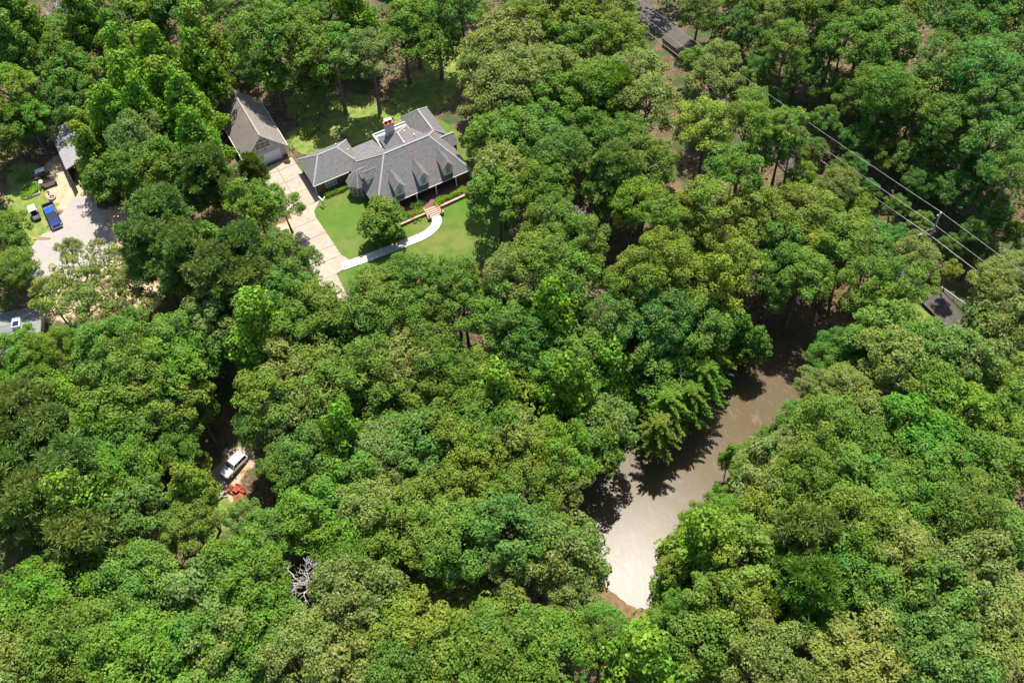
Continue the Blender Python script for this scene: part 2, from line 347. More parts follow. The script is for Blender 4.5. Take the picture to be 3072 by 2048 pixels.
def road():
    am = mat('old_asphalt', (.075, .063, .055), .9, noise=[(.3, (.10, .082, .07), .35, .65), (1.5, (.055, .045, .038), .5, .8), (8, (.10, .09, .08), .5, .85)], spec=.2)
    C = [(24, 185), (31.3, 170), (38.0, 157), (43.5, 143), (48.5, 129), (55, 115), (62, 102), (67.5, 93), (73.5, 83), (82, 69)]
    V = []; F = []; V2 = []; F2 = []
    C2 = []
    for i in range(len(C) - 1):
        for k in range(6): t = k / 6; C2.append((C[i][0] * (1 - t) + C[i + 1][0] * t, C[i][1] * (1 - t) + C[i + 1][1] * t))
    for i, (x, y) in enumerate(C2):
        a = C2[max(i - 1, 0)]; b = C2[min(i + 1, len(C2) - 1)]; t = Vector((b[0] - a[0], b[1] - a[1])).normalized(); nr = Vector((-t.y, t.x))
        z = float(zg(x, y)) + .22
        V += [(x - nr.x * 2.3, y - nr.y * 2.3, z), (x + nr.x * 2.3, y + nr.y * 2.3, z)]
        V2 += [(x - nr.x * 2.65, y - nr.y * 2.65, z + .008), (x - nr.x * 2.5, y - nr.y * 2.5, z + .008)]
        if i: F.append((2 * i - 2, 2 * i - 1, 2 * i + 1, 2 * i)); F2.append((2 * i - 2, 2 * i - 1, 2 * i + 1, 2 * i))
    mesh('road', V, F, am, kind='structure')
    # weathered plank fence on the near verge of the road
    fm = mat('weathered_wood', (.16, .11, .075), .9, noise=[(2, (.22, .17, .12), .4, .7)])
    a, b = Vector((34.2, 157.0)), Vector((41.2, 144.6)); d = (b - a).normalized()
    fo = empty('board_fence', (a.x, a.y, float(zg(a.x, a.y))), math.atan2(d.y, d.x), label='weathered brown board fence along the dark road at the top', category='fence')
    L = (b - a).length; k = 0
    while k * .42 < L:
        o = boxo('board', k * .42, k * .42 + .36, -.02, .02, .05, 1.7 + random.uniform(-.06, .06), fm, fo) if k == 0 else link('board', first, None, fo)
        if k == 0: first = o.data
        else: o.location = (k * .42, random.uniform(-.015, .015), random.uniform(-.05, .05))
        k += 1
    boxo('rail', 0, L, .03, .1, .4, .5, fm, fo); boxo('rail', 0, L, .03, .1, 1.3, 1.4, fm, fo)
road()

# ------------------------------------------------------------------ shared materials
white_m = mat('white_paint', (.72, .71, .69), .6, noise=[(3, (.62, .61, .59), .5, .9)])
brick_m = brick_mat('red_brown_brick', (.17, .075, .05), (.12, .06, .045), (.2, .17, .15))
bay_m = brick_mat('tan_stone', (.22, .18, .13), (.17, .14, .10), (.2, .18, .15))
roof_m = shingle_mat('grey_shingles', (.185, .180, .175), (.21, .172, .148), (.125, .122, .118))
roof2_m = shingle_mat('tan_shingles', (.25, .212, .185), (.29, .25, .225), (.18, .15, .13))
cap_m = mat('pale_ridge_shingles', (.36, .36, .36), .85, noise=[(3, (.30, .30, .30), .4, .7)])
cap2_m = mat('tan_ridge_shingles', (.34, .28, .23), .85)
glass_m = mat('dark_glass', (.02, .03, .035), .08, spec=.8)
curtain_m = mat('blind_behind_glass', (.16, .24, .25), .2, spec=.6)
rbrick_m = mat('salmon_brick', (.44, .20, .13), .85, noise=[(5, (.50, .26, .18), .4, .7), (16, (.32, .12, .08), .5, .8)], bump=.3)
rbrick2_m = mat('salmon_brick_light', (.52, .30, .21), .85, noise=[(5, (.56, .34, .25), .4, .7), (16, (.40, .2, .13), .55, .8)], bump=.3)
dark_floor_m = mat('dark_brick_floor', (.14, .075, .055), .9, noise=[(4, (.19, .10, .075), .4, .7)])
siding_m = mat('taupe_siding', (.48, .44, .40), .8, noise=[(1.5, (.51, .47, .43), .4, .7)])
mulch_m = mat('dark_mulch', (.07, .04, .025), .95, noise=[(6, (.13, .08, .05), .4, .7)], bump=.6)
steel_m = mat('galvanised_metal', (.33, .32, .32), .5, metal=.2, noise=[(.6, (.28, .27, .27), .4, .7)])
black_m = mat('black_plastic', (.025, .025, .028), .5)
tyre_m = mat('tyre_rubber', (.025, .025, .025), .85)
rim_m = mat('alloy_rim', (.45, .45, .46), .35, metal=.8)
dwood_m = mat('dark_brown_wood', (.05, .03, .025), .7, noise=[(4, (.09, .055, .045), .4, .7)])
orange_m = mat('clay_red', (.55, .12, .05), .7, noise=[(6, (.62, .2, .1), .4, .7)])

# ------------------------------------------------------------------ the brick house
def cap(bm, a, b, w=.14, h=.05):
    a, b = Vector(a), Vector(b); d = (b - a); L = d.length; d.normalize()
    s = Vector((0, 0, 1)).cross(d)
    if s.length < .05: s = Vector((1, 0, 0))
    s.normalize(); up = d.cross(s)
    if up.z < 0: up = -up
    P = [a - s * w, a + s * w, b + s * w, b - s * w]
    T = [a + up * (h + .03), b + up * (h + .03)]
    vs = [bm.verts.new(p) for p in P + T]
    for f in ((0, 4, 5, 3), (1, 2, 5, 4), (0, 1, 4), (2, 3, 5), (0, 3, 2, 1)): bm.faces.new([vs[i] for i in f])
def caps(name, segs, m, parent, w=.14):
    bm = bmesh.new()
    for a, b in segs: cap(bm, a, b, w)
    return bm_obj(name, bm, m, parent)
def gutter(segs, parent, m=mat('gutter_grey', (.42, .41, .40), .6)):
    for a, b in segs:
        a, b = Vector(a), Vector(b); d = (b - a).normalized(); L = (b - a).length
        bm = bmesh.new(); box(bm, 0, L, -.13, 0, -.14, -.012)
        o = bm_obj('gutter', bm, m, parent); o.location = a; o.rotation_euler = (0, 0, math.atan2(d.y, d.x))
def hip(parent, u0, u1, v0, v1, z0, zr, ra, rb, m, axis='u', nm='roof_slope', capm=cap_m, cw=.13):
    """hipped roof: eaves rectangle, ridge from ra to rb along the axis"""
    if axis == 'u':
        vm = (v0 + v1) / 2; A = (ra, vm, zr); B = (rb, vm, zr)
        fc = [[(u0, v0, z0), (u1, v0, z0), B, A], [(u1, v0, z0), (u1, v1, z0), B], [(u1, v1, z0), (u0, v1, z0), A, B], [(u0, v1, z0), (u0, v0, z0), A]]
        hips = [(A, (u0, v0, z0)), (A, (u0, v1, z0)), (B, (u1, v0, z0)), (B, (u1, v1, z0)), (A, B)]
    else:
        um = (u0 + u1) / 2; A = (um, ra, zr); B = (um, rb, zr)
        fc = [[(u1, v0, z0), (u1, v1, z0), B, A], [(u1, v1, z0), (u0, v1, z0), B], [(u0, v1, z0), (u0, v0, z0), A, B], [(u0, v0, z0), (u1, v0, z0), A]]
        hips = [(A, (u0, v0, z0)), (A, (u1, v0, z0)), (B, (u0, v1, z0)), (B, (u1, v1, z0)), (A, B)]
    for f in fc: facet(nm, f, m, parent, .12)
    caps('ridge_cap', hips, capm, parent, cw)

def window(parent, x0, x1, z0, z1, y, nu, nv, gm=glass_m, arch=0, face=-1, fw=.08, name='window', apan=None):
    """frame as a part, one pane per light as sub-parts; the wall faces -v (face -1)"""
    bm = bmesh.new()
    def bar(a, b, c, d, dz=0): box(bm, a, b, y - .05 - dz, y + .03, c, d)
    bar(x0 - fw, x0, z0 - fw, z1 + fw); bar(x1, x1 + fw, z0 - fw, z1 + fw)
    bar(x0, x1, z0 - fw, z0); bar(x0, x1, z1, z1 + fw)
    pu = (x1 - x0) / nu; pv = (z1 - z0) / nv; t = .05
    for i in range(1, nu): box(bm, x0 + pu * i - t / 2, x0 + pu * i + t / 2, y - .045, y + .03, z0, z1)
    for j in range(1, nv): box(bm, x0, x1, y - .04, y + .028, z0 + pv * j - t / 2, z0 + pv * j + t / 2)
    o = bm_obj(name, bm, white_m, parent)
    for i in range(nu):
        for j in range(nv):
            boxo('pane', x0 + pu * i + t / 2, x0 + pu * (i + 1) - t / 2, y - .012, y + .01, z0 + pv * j + t / 2, z0 + pv * (j + 1) - t / 2, gm, o)
    return o

def arch_head(parent, xc, r, z, y, m=white_m, gm=curtain_m):
    bm = bmesh.new(); n = 8
    for i in range(n):
        a0, a1 = math.pi * i / n, math.pi * (i + 1) / n
        P = []
        for yy in (y - .05, y + .03):
            for (rr, a) in ((r, a0), (r + .08, a0), (r + .08, a1), (r, a1)):
                P.append(bm.verts.new((xc + rr * math.cos(a), yy, z + rr * math.sin(a))))
        for f in ((0, 1, 2, 3), (7, 6, 5, 4), (1, 5, 6, 2), (0, 3, 7, 4)): bm.faces.new([P[k] for k in f])
    o = bm_obj('window_arch', bm, m, parent)
    pts = [(xc + (r - .02) * math.cos(math.pi * i / n), y - .01, z + (r - .02) * math.sin(math.pi * i / n)) for i in range(n + 1)]
    mesh('pane', pts, [tuple(range(n + 1))], gm, o)

def dormer(H, uc, w, zr, ze, zb, v_front, v_back_r, v_back_e):
    """gabled dormer facing -v"""
    h = w / 2; ov = .22
    k = 'dormer_roof'
    for s in (-1, 1):
        facet(k, [(uc, v_front - ov, zr), (uc + s * (h + .14), v_front - ov, ze - .06), (uc + s * (h + .14), v_back_e, ze - .06), (uc, v_back_r, zr)], roof_m, H, .09)
        # raking verge board
        bm = bmesh.new(); 
        a = Vector((uc, v_front - ov - .03, zr - .01)); b = Vector((uc + s * (h + .16), v_front - ov - .03, ze - .08))
        vs = [bm.verts.new(p) for p in (a, b, b + Vector((0, 0, -.15)), a + Vector((0, 0, -.15)), a + Vector((0, .05, 0)), b + Vector((0, .05, 0)), b + Vector((0, .05, -.15)), a + Vector((0, .05, -.15)))]
        for f in ((0, 1, 2, 3), (7, 6, 5, 4), (0, 4, 5, 1), (1, 5, 6, 2), (2, 6, 7, 3)): bm.faces.new([vs[i] for i in f])
        bm_obj('verge_board', bm, white_m, H)
    # walls: front gable + cheeks
    y = v_front
    P = [(uc - h, y, zb), (uc + h, y, zb), (uc + h, y, ze), (uc, y, zr - .12), (uc - h, y, ze)]
    Q = [(a, v_back_e + .3, c) for a, b, c in P]
    mesh('dormer_wall', P + Q, [(0, 1, 2, 3, 4), (1, 6, 7, 2), (5, 0, 4, 9), (2, 7, 8, 3), (3, 8, 9, 4)], mat('dormer_siding', (.74, .76, .76), .75), H)
    zt = ze - .25
    window(H, uc - .36, uc + .36, zb + .42, zt - .1, y - .02, 2, 3, curtain_m, name='dormer_window', fw=.15)
    arch_head(H, uc, .36, zt - .02, y - .02)

def house():
    H = empty('brick_house', (HX, HY, 0), AZ, label='large brick house with a many-gabled grey shingle roof and three front dormers', category='house')
    zr, ze = 8.0, 2.8
    LR, RR = (5.0, 6.2, zr), (13.4, 6.2, zr)
    fl, fr = (0, 0, ze), (17.9, 0, ze); J = (1.2, 11.2, 4.05); JR = (16.7, 11.2, 4.1)
    facet('roof_slope', [fl, fr, RR, LR], roof_m, H, .12, label='broad front slope of the roof')
    facet('roof_slope', [fl, LR, J, (-.2, 12.0, 2.85)], roof_m, H, .12)
    facet('roof_slope', [fr, (17.9, 12.0, 2.85), JR, RR], roof_m, H, .12)
    facet('roof_slope', [LR, RR, JR, J], roof_m, H, .12)
    facet('roof_slope', [J, JR, (17.2, 16.0, 2.8), (1.4, 16.0, 2.8)], roof_m, H, .12)
    caps('ridge_cap', [(LR, RR), (LR, fl), (RR, fr), (LR, J), (RR, JR)], cap_m, H)
    gutter([((0, -.02, ze), (17.9, -.02, ze))], H)
    # wings
    hip(H, -7.15, 2.35, 10.85, 18.6, 2.8, 5.5, -4.15, -.6, roof_m)
    gutter([((-7.15, 10.85, 2.8), (-.5, 10.85, 2.8))], H)
    hip(H, 13.0, 18.4, 9.9, 18.5, 2.82, 5.35, 9.95, 16.0, roof_m, axis='v')
    hip(H, 6.85, 12.6, 8.0, 14.5, 4.3, 6.3, 8.2, 11.5, roof_m, axis='v')
    # small east gable
    for s in (-1, 1): facet('roof_slope', [(15.4, 8.0, 4.75), (18.7, 8.0, 4.75), (18.7, 8.0 + s * 1.6, 3.2), (16.4, 8.0 + s * 1.6, 3.2)], roof_m, H, .1)
    caps('ridge_cap', [((15.4, 8.0, 4.75), (18.7, 8.0, 4.75))], cap_m, H)
    mesh('gable_wall', [(18.45, 6.6, 0), (18.45, 9.4, 0), (18.45, 9.4, 3.2), (18.45, 8, 4.6), (18.45, 6.6, 3.2)], [(0, 1, 2, 3, 4)], brick_m, H)
    # octagonal bay
    c = (0.05, 8.15); R = 2.12; ang = [rad(22.5 + 45 * k) for k in range(8)]
    ring = [(c[0] + R * math.cos(a), c[1] + R * math.sin(a), 2.8) for a in ang]; apex = (c[0] + .2, c[1], 5.0)
    for i in range(8): facet('bay_roof_slope', [ring[i], ring[(i + 1) % 8], apex], roof_m, H, .08)
    caps('ridge_cap', [(apex, r) for r in ring] + [(apex, (2.3, 8.15, 5.0))], cap_m, H, .08)
    for s in (-1, 1): facet('bay_roof_slope', [(apex[0], 8.15, 5.0), (2.4, 8.15, 5.0), (2.0, 8.15 + s * 1.5, 3.9), (.4, 8.15 + s * 1.3, 3.9)], roof_m, H, .08)
    wr = [(c[0] + 1.87 * math.cos(a), c[1] + 1.87 * math.sin(a)) for a in ang]
    V = [(x, y, 0) for x, y in wr] + [(x, y, 2.78) for x, y in wr]
    mesh('bay_wall', V, [(i, (i + 1) % 8, 8 + (i + 1) % 8, 8 + i) for i in range(8)], bay_m, H)
    for (i, tp) in ((5, 1), (4, 1), (3, 1)):
        a, b = Vector(wr[i]), Vector(wr[(i + 1) % 8]); mid = (a + b) / 2; ang2 = math.atan2(b.y - a.y, b.x - a.x)
        wo = window(H, -.38, .38, .9, 2.3, -.03, 1, 2, glass_m, name='bay_window'); wo.location = (mid.x, mid.y, 0); wo.rotation_euler = (0, 0, ang2)
    # walls
    bm = bmesh.new(); box(bm, .35, 17.5, 1.9, 12, 0, 2.74); bm_obj('wall', bm, brick_m, H, label='brick wall behind the porch')
    boxo('wall', .3, 2.5, .35, 1.9, 0, 2.74, brick_m, H); boxo('wall', 15.4, 17.6, .35, 1.9, 0, 2.74, brick_m, H)
    boxo('wall', -6.75, 1.95, 11.2, 18.2, 0, 2.74, brick_m, H); boxo('wall', 1.95, 17.0, 12, 15.6, 0, 2.72, brick_m, H)
    boxo('wall', 13.35, 18.0, 10.3, 18.1, 0, 2.76, brick_m, H); boxo('wall', 7.2, 12.25, 11, 14.2, 2.7, 4.25, siding_m, H)
    window(H, -4.9, -3.0, 1.0, 2.3, 11.18, 3, 2, curtain_m)
    for uc in (4.0, 6.2, 11.3, 13.9): window(H, uc - .5, uc + .5, .9, 2.3, 1.88, 2, 2, glass_m)
    boxo('front_door', 8.4, 9.5, 1.8, 1.9, .55, 2.6, mat('dark_red_door', (.12, .03, .025), .5), H)
    boxo('porch_floor', .3, 17.6, -.9, 1.9, .02, .5, dark_floor_m, H)
    for uc in (3.5, 7.3, 10.95, 14.8): boxo('porch_post', uc - .09, uc + .09, -.2, -.02, .5, 2.68, white_m, H)
    for (u, v, zt) in ((.12, .2, 2.6), (17.72, .2, 2.6), (-6.9, 11.05, 2.6), (-.15, 6.35, 2.6)): tubeo('downspout', (u, v, 0), (u, v, zt), .06, white_m, H, n=6)
    # dormers
    for uc in (4.75, 9.25, 13.9): dormer(H, uc, 1.75, 6.45, 5.25, 3.25, .55, 4.35, 2.95)
    # side dormer over the bay, facing -u
    k = 'side_dormer_roof'
    for s in (-1, 1): facet(k, [(.55, 6.0, 6.1), (3.35, 6.0, 6.1), (2.2, 6.0 + s * 1.05, 5.0), (.55, 6.0 + s * 1.05, 5.0)], roof_m, H, .08)
    caps('ridge_cap', [((.55, 6.0, 6.1), (3.4, 6.0, 6.1))], cap_m, H, .08)
    mesh('side_dormer_wall', [(.8, 5.1, 3.5), (.8, 6.9, 3.5), (.8, 6.9, 5.0), (.8, 6.0, 5.95), (.8, 5.1, 5.0), (2.6, 5.1, 3.5), (2.6, 5.1, 5.0), (2.6, 6.9, 3.5), (2.6, 6.9, 5.0)], [(0, 4, 3, 2, 1), (0, 5, 6, 4), (1, 2, 8, 7)], mat('dormer_siding'), H)
    boxo('side_dormer_window', .76, .8, 5.6, 6.4, 3.9, 4.9, curtain_m, H)
    # chimney
    boxo('chimney', 8.2, 9.7, 12.6, 13.5, 3.9, 7.75, mat('pale_stucco', (.5, .47, .45), .8, noise=[(3, (.42, .40, .39), .4, .7)]), H)
    ch = boxo('chimney_cap', 8.08, 9.82, 12.48, 13.62, 7.75, 7.9, orange_m, H)
    for uc in (8.58, 9.32):
        bm = bmesh.new(); tube(bm, (uc, 13.05, 7.9), (uc, 13.05, 8.45), .3, .26, 12); f = bm_obj('flue_pot', bm, mat('dark_clay_pot', (.10, .04, .04), .7), H)
        bm = bmesh.new(); tube(bm, (uc, 13.05, 8.45), (uc, 13.05, 8.53), .34, .34, 12); bm_obj('flue_rim', bm, white_m, f)
    # flat roof edge with white fascia behind the family room
    bm = bmesh.new(); box(bm, 6.75, 13.0, 16.05, 16.2, 3.35, 3.75); box(bm, 6.6, 6.75, 12.4, 16.2, 3.35, 3.75); bm_obj('white_fascia', bm, white_m, H)
    boxo('flat_roof', 6.75, 13.0, 14.4, 16.05, 3.3, 3.42, steel_m, H)
    for (u, v, z, h) in ((12.2, 9.9, 5.0, .85), (9.2, 7.2, 7.25, .45), (11.3, 12.2, 5.0, .3), (-.2, 16.5, 4.2, .35), (1.3, 14.9, 3.6, .25)):
        p = tubeo('vent_pipe', (u, v, z - .3), (u, v, z + h), .07, mat('grey_pipe', (.2, .2, .21), .6), H, n=8)
        tubeo('vent_cap', (u, v, z + h), (u, v, z + h + .14), .13, white_m, p, n=8)
    return H
house()

def entrance():
    # raised planting bed, retaining walls, steps
    T = empty('raised_bed', (HX, HY, 0), AZ, label='raised mulch bed between the porch and the brick edging walls', category='garden bed')
    boxo('mulch', 3.6, 7.35, -2.75, -.9, .02, .42, mulch_m, T); boxo('mulch', 9.85, 17.3, -2.6, -.9, .02, .42, mulch_m, T)
    boxo('landing', 7.35, 9.85, -2.45, -.9, .02, .73, dark_floor_m, T)
    def wall(u0, v0, u1, v1, lab):
        d = math.atan2(v1 - v0, u1 - u0); L = math.hypot(u1 - u0, v1 - v0)
        x, y = h2w(u0, v0)
        W = empty('brick_edging_wall', (x, y, 0), AZ + d, label=lab, category='wall', group='brick edging walls of the front bed')
        boxo('wall_body', 0, L, -.13, .13, 0, .46, rbrick_m, W)
        n = int(L / .62); s = L / n; first = None
        for i in range(n):
            o = boxo('coping_brick', .01, s - .01, -.17, .17, 0, .09, rbrick2_m, W) if first is None else link('coping_brick', first, None, W)
            if first is None: first = o.data
            o.location = (i * s, random.uniform(-.01, .01), .46 + random.uniform(-.006, .006))
    wall(2.6, -3.0, 7.3, -2.95, 'low salmon brick edging wall left of the front steps'); wall(9.95, -2.85, 17.5, -2.7, 'long low salmon brick edging wall right of the front steps')
    wall(17.55, -2.55, 16.9, -.4, 'short brick edging wall turning back to the house at its right corner')
    S = empty('front_steps', (HX, HY, 0), AZ, label='salmon brick front steps flaring down to the white walk', category='steps')
    n = 5
    for i in range(n):
        v1 = -2.45 - .36 * i; zt = .73 - .135 * i
        bm = bmesh.new(); box(bm, 7.62 - .02 * i, 9.62 + .02 * i, v1 - .36, v1, .0, zt); bm_obj('step', bm, rbrick2_m if i % 2 else rbrick_m, S, bevel=.012)
        bm = bmesh.new(); box(bm, 7.6 - .02 * i, 9.64 + .02 * i, v1 - .385, v1 - .03, zt, zt + .04); bm_obj('tread', bm, rbrick2_m, S)
    for s, u in ((-1, 7.45), (1, 9.8)):
        bm = bmesh.new()
        P = [(-.15, -2.2, 0), (-.15, -4.1, 0), (-.15, -4.1, .45), (-.15, -2.2, 1.02)]
        vs = [bm.verts.new((u + a, b, c)) for a, b, c in P] + [bm.verts.new((u + a + .3, b, c)) for a, b, c in P]
        for f in ((0, 1, 2, 3), (7, 6, 5, 4), (3, 2, 6, 7), (1, 5, 6, 2), (0, 4, 5, 1), (0, 3, 7, 4)): bm.faces.new([vs[i] for i in f])
        bm_obj('side_wall', bm, rbrick_m, S)
        p = boxo('pier', u - .27, u + .27, -4.55, -4.05, 0, .72, rbrick_m, S)
        boxo('pier_cap', u - .31, u + .31, -4.59, -4.01, .72, .8, rbrick2_m, p)
        tubeo('urn', (u, -4.3, .8), (u, -4.3, 1.0), .12, mat('dark_urn', (.10, .05, .045), .7), p, r1=.19, n=10)
entrance()

# ------------------------------------------------------------------ detached garage
def garage():
    gx, gy = -37.28, 136.11
    G = empty('detached_garage', (gx, gy, 0), AZ, label='detached taupe garage with a steep tan shingle roof and a big gable window', category='garage')
    W, D, ze, zr = 7.4, 13.6, 3.0, 6.9
    P = [(-W, 0, 0), (0, 0, 0), (0, 0, ze), (-W / 2, 0, zr - .15), (-W, 0, ze)]; Q = [(a, D, c) for a, b, c in P]
    mesh('wall', P + Q, [(0, 1, 2, 3, 4), (9, 8, 7, 6, 5), (1, 6, 7, 2), (5, 0, 4, 9)], siding_m, G)
    ov = .45; dz = ov * (zr - ze) / (W / 2)
    for s, e in ((1, ov), (-1, -W - ov)):
        facet('roof_slope', [(-W / 2, -.35, zr), (e, -.35, ze - dz), (e, D + .35, ze - dz), (-W / 2, D + .35, zr)], roof2_m, G, .12)
        bm = bmesh.new(); a = Vector((-W / 2, -.4, zr - .02)); b = Vector((e, -.4, ze - dz - .02)); z = Vector((0, 0, -.2)); y = Vector((0, .06, 0))
        vs = [bm.verts.new(p) for p in (a, b, b + z, a + z, a + y, b + y, b + y + z, a + y + z)]
        for f in ((0, 1, 2, 3), (7, 6, 5, 4), (0, 4, 5, 1), (1, 5, 6, 2), (2, 6, 7, 3)): bm.faces.new([vs[i] for i in f])
        bm_obj('verge_board', bm, white_m, G)
        boxo('gutter', min(e, e + .12 * s), max(e, e + .12 * s), -.35, D + .35, ze - dz - .14, ze - dz - .01, siding_m, G)
    caps('ridge_cap', [((-W / 2, -.37, zr), (-W / 2, D + .35, zr))], cap2_m, G)
    dm = mat('garage_door_paint', (.80, .78, .74), .6)
    d = boxo('garage_door', -6.1, -1.0, -.02, .03, .0, 2.25, mat('door_gap', (.2, .19, .18), .7), G)
    for i in range(4):
        boxo('door_panel', -6.05, -1.05, -.05, -.02, .02 + .56 * i, .02 + .56 * i + .535, dm, d)
    boxo('door_frame', -6.2, -6.1, -.06, .03, 0, 2.35, white_m, G); boxo('door_frame', -1.0, -.9, -.06, .03, 0, 2.35, white_m, G); boxo('door_frame', -6.1, -1.0, -.06, .03, 2.25, 2.35, white_m, G)
    boxo('corner_board', -.02, .06, -.06, .06, 0, ze, white_m, G)
    boxo('brick_plinth', -.88, .05, -.09, 0, 0, .5, brick_m, G)
    # gable window: three by two lights and a row of curved top lights
    wf = window(G, -5.05, -2.4, 3.7, 5.0, -.02, 3, 2, mat('brown_glass', (.07, .05, .045), .15, spec=.7), name='gable_window', fw=.14)
    tops = [(-5.05, -4.17, 5.05, 5.32, 5.05 + .5), (-4.17, -3.28, 5.05, 5.62, 5.62), (-3.28, -2.4, 5.05, 5.5, 5.3)]
    for a, b, z0, z1, z2 in ((-5.0, -4.2, 5.1, 5.22, 5.6), (-4.12, -3.33, 5.1, 5.66, 5.66), (-3.25, -2.45, 5.1, 5.6, 5.22)):
        mesh('pane', [(a, -.035, z0), (b, -.035, z0), (b, -.035, z2), (a, -.035, z1)], [(0, 1, 2, 3)], mat('brown_glass'), wf)
        bm = bmesh.new(); slab(bm, [(a - .08, -.03, z0 - .08), (b + .08, -.03, z0 - .08), (b + .08, -.03, z2 + .1), (a - .08, -.03, z1 + .1)], .0001) if False else None
        bm.free()
        mesh('top_light_frame', [(a - .08, -.03, z0 - .08), (b + .08, -.03, z0 - .08), (b + .08, -.03, z2 + .1), (a - .08, -.03, z1 + .1), (a - .08, .02, z0 - .08), (b + .08, .02, z0 - .08), (b + .08, .02, z2 + .1), (a - .08, .02, z1 + .1)], [(0, 1, 2, 3), (3, 2, 6, 7), (1, 5, 6, 2), (0, 3, 7, 4), (0, 4, 5, 1)], white_m, wf)
    boxo('wall_lamp', -3.55, -3.35, -.25, -.02, 3.25, 3.42, black_m, G)
garage()

# ------------------------------------------------------------------ metal shed
def shed():
    x0, y0 = -75.9, 134.2
    d = math.atan2(144.6 - 134.66, -80.16 + 75.44)
    S = empty('metal_shed', (x0, y0, 0), d - math.pi / 2, label='long open-fronted shed with a pale metal roof left of the big trees', category='shed')
    W, L = 6.2, 11.4
    N = 19
    rm = steel_m
    for s in (0, 1):
        a, b = (0, W / 2) if s == 0 else (W, W / 2)
        base = facet('roof_sheet', [(a, 0, 3.2), (b, 0, 4.0), (b, L, 4.0), (a, L, 3.2)], rm, S, .05)
    for i in range(20):
        v = .3 + i * .58
        bm = bmesh.new()
        for (a, b) in ((0, W / 2), (W, W / 2)):
            q = [(a, v, 3.215), (b, v, 4.015)]
            tube(bm, q[0], q[1], .03, .03, 4)
        bm_obj('roof_rib', bm, rm, S)
    bm = bmesh.new(); box(bm, .1, .16, -2.9, L, 0, 3.1); bm_obj('side_wall', bm, mat('rusty_brown_cladding', (.07, .035, .03), .8, noise=[(2, (.12, .06, .045), .4, .7)]), S)
    boxo('back_wall', .16, W - .1, L - .1, L, 0, 3.15, mat('rusty_brown_cladding'), S); boxo('side_wall', W - .16, W - .1, 0, L - .1, 0, 3.1, mat('rusty_brown_cladding'), S)
    for u in (.25, W / 2, W - .3):
        for v in (.15, 5.5): boxo('post', u - .08, u + .08, v - .08, v + .08, 0, 3.15, dwood_m, S)
    boxo('wall_top_rail', .02, .22, -2.9, 0, 3.1, 3.16, mat('rust_trim', (.2, .09, .06), .7), S) if False else None
    boxo('truss', .1, W - .1, -.02, .05, 3.02, 3.18, mat('rust_trim', (.2, .09, .06), .7), S)
    # boat trailer parked in the open front
    t = empty('boat_trailer', (x0 + 2.0, y0 + .2, 0), d - math.pi / 2 + .12, label='pale flat trailer with a long side rail under the open end of the shed', category='trailer')
    pm = mat('faded_white_metal', (.5, .5, .5), .5)
    bm = bmesh.new(); tube(bm, (-.9, -3.2, .75), (-.9, 1.2, .75), .06); bm_obj('side_rail', bm, mat('rail_tan', (.42, .40, .3), .6), t)
    bm = bmesh.new(); tube(bm, (1.0, -2.6, .75), (1.0, 1.2, .75), .06); bm_obj('side_rail', bm, pm, t)
    boxo('deck', -.85, .95, -2.7, 1.1, .5, .58, mat('dark_deck', (.03, .03, .035), .8), t)
    boxo('headboard', -.9, 1.0, -3.0, -2.75, .4, .95, mat('blue_grey_metal', (.10, .14, .19), .4), t)
    for s in (-1, 1):
        w = tubeo('wheel', (s * 1.0 - .1, -.6, .33), (s * 1.0 + .1, -.6, .33), .33, tyre_m, t, n=14)
    bm = bmesh.new(); tube(bm, (0, -3.0, .5), (0, -4.2, .45), .05); bm_obj('drawbar', bm, black_m, t)
shed()

# ------------------------------------------------------------------ neighbouring grey roof, left edge
def corner_house():
    H = empty('neighbour_house', (-79.5, 99.2, float(zg(-79.5, 99.2))), rad(8), label='neighbouring house with a low grey roof and a white skylight box at the left edge', category='house')
    m = shingle_mat('weathered_grey_shingles', (.25, .25, .235), (.28, .275, .26), (.19, .19, .185))
    boxo('wall', -5.5, 5.2, -3.6, 3.6, 0, 2.6, siding_m, H)
    hip(H, -6, 5.8, -4.1, 4.1, 2.6, 4.1, -3, 2.6, m, capm=mat('grey_ridge', (.3, .3, .28), .8), cw=.1)
    boxo('skylight_box', 2.1, 3.3, -1.0, .9, 3.2, 4.45, mat('skylight_white', (.72, .72, .74), .5), H)
    boxo('skylight_glass', 2.22, 3.18, -.88, .1, 4.45, 4.5, mat('blue_black_glass', (.02, .02, .06), .2, spec=.8), H)
    tubeo('vent_pipe', (-.8, 1.2, 3.4), (-.8, 1.2, 4.6), .07, white_m, H)
corner_house()

# ------------------------------------------------------------------ vehicles
def loft(sections, close=True):
    """sections: list of rings (same count) -> bmesh"""
    bm = bmesh.new(); R = [[bm.verts.new(p) for p in r] for r in sections]
    n = len(R[0])
    for a, b in zip(R[:-1], R[1:]):
        for i in range(n):
            bm.faces.new((a[i], a[(i + 1) % n], b[(i + 1) % n], b[i]))
    bm.faces.new(R[0][::-1]); bm.faces.new(R[-1])
    bmesh.ops.recalc_face_normals(bm, faces=bm.faces)
    return bm
def ring(x, w, z0, z1, c=.12, tuck=.06):
    """cross-section at station x: lower tuck and rounded shoulders"""
    return [(x, -w + tuck, z0), (x, w - tuck, z0), (x, w, z0 + .18), (x, w, z1 - c), (x, w - c, z1), (x, -w + c, z1), (x, -w, z1 - c), (x, -w, z0 + .18)]
def wheels(V, xs, w, r, wd=.24):
    for x in xs:
        for s in (-1, 1):
            t = tubeo('wheel', (x, s * (w - wd), r), (x, s * w, r), r, tyre_m, V, n=20)
            tubeo('rim', (x, s * (w - .02), r), (x, s * (w + .012), r), r * .6, rim_m, t, n=14)
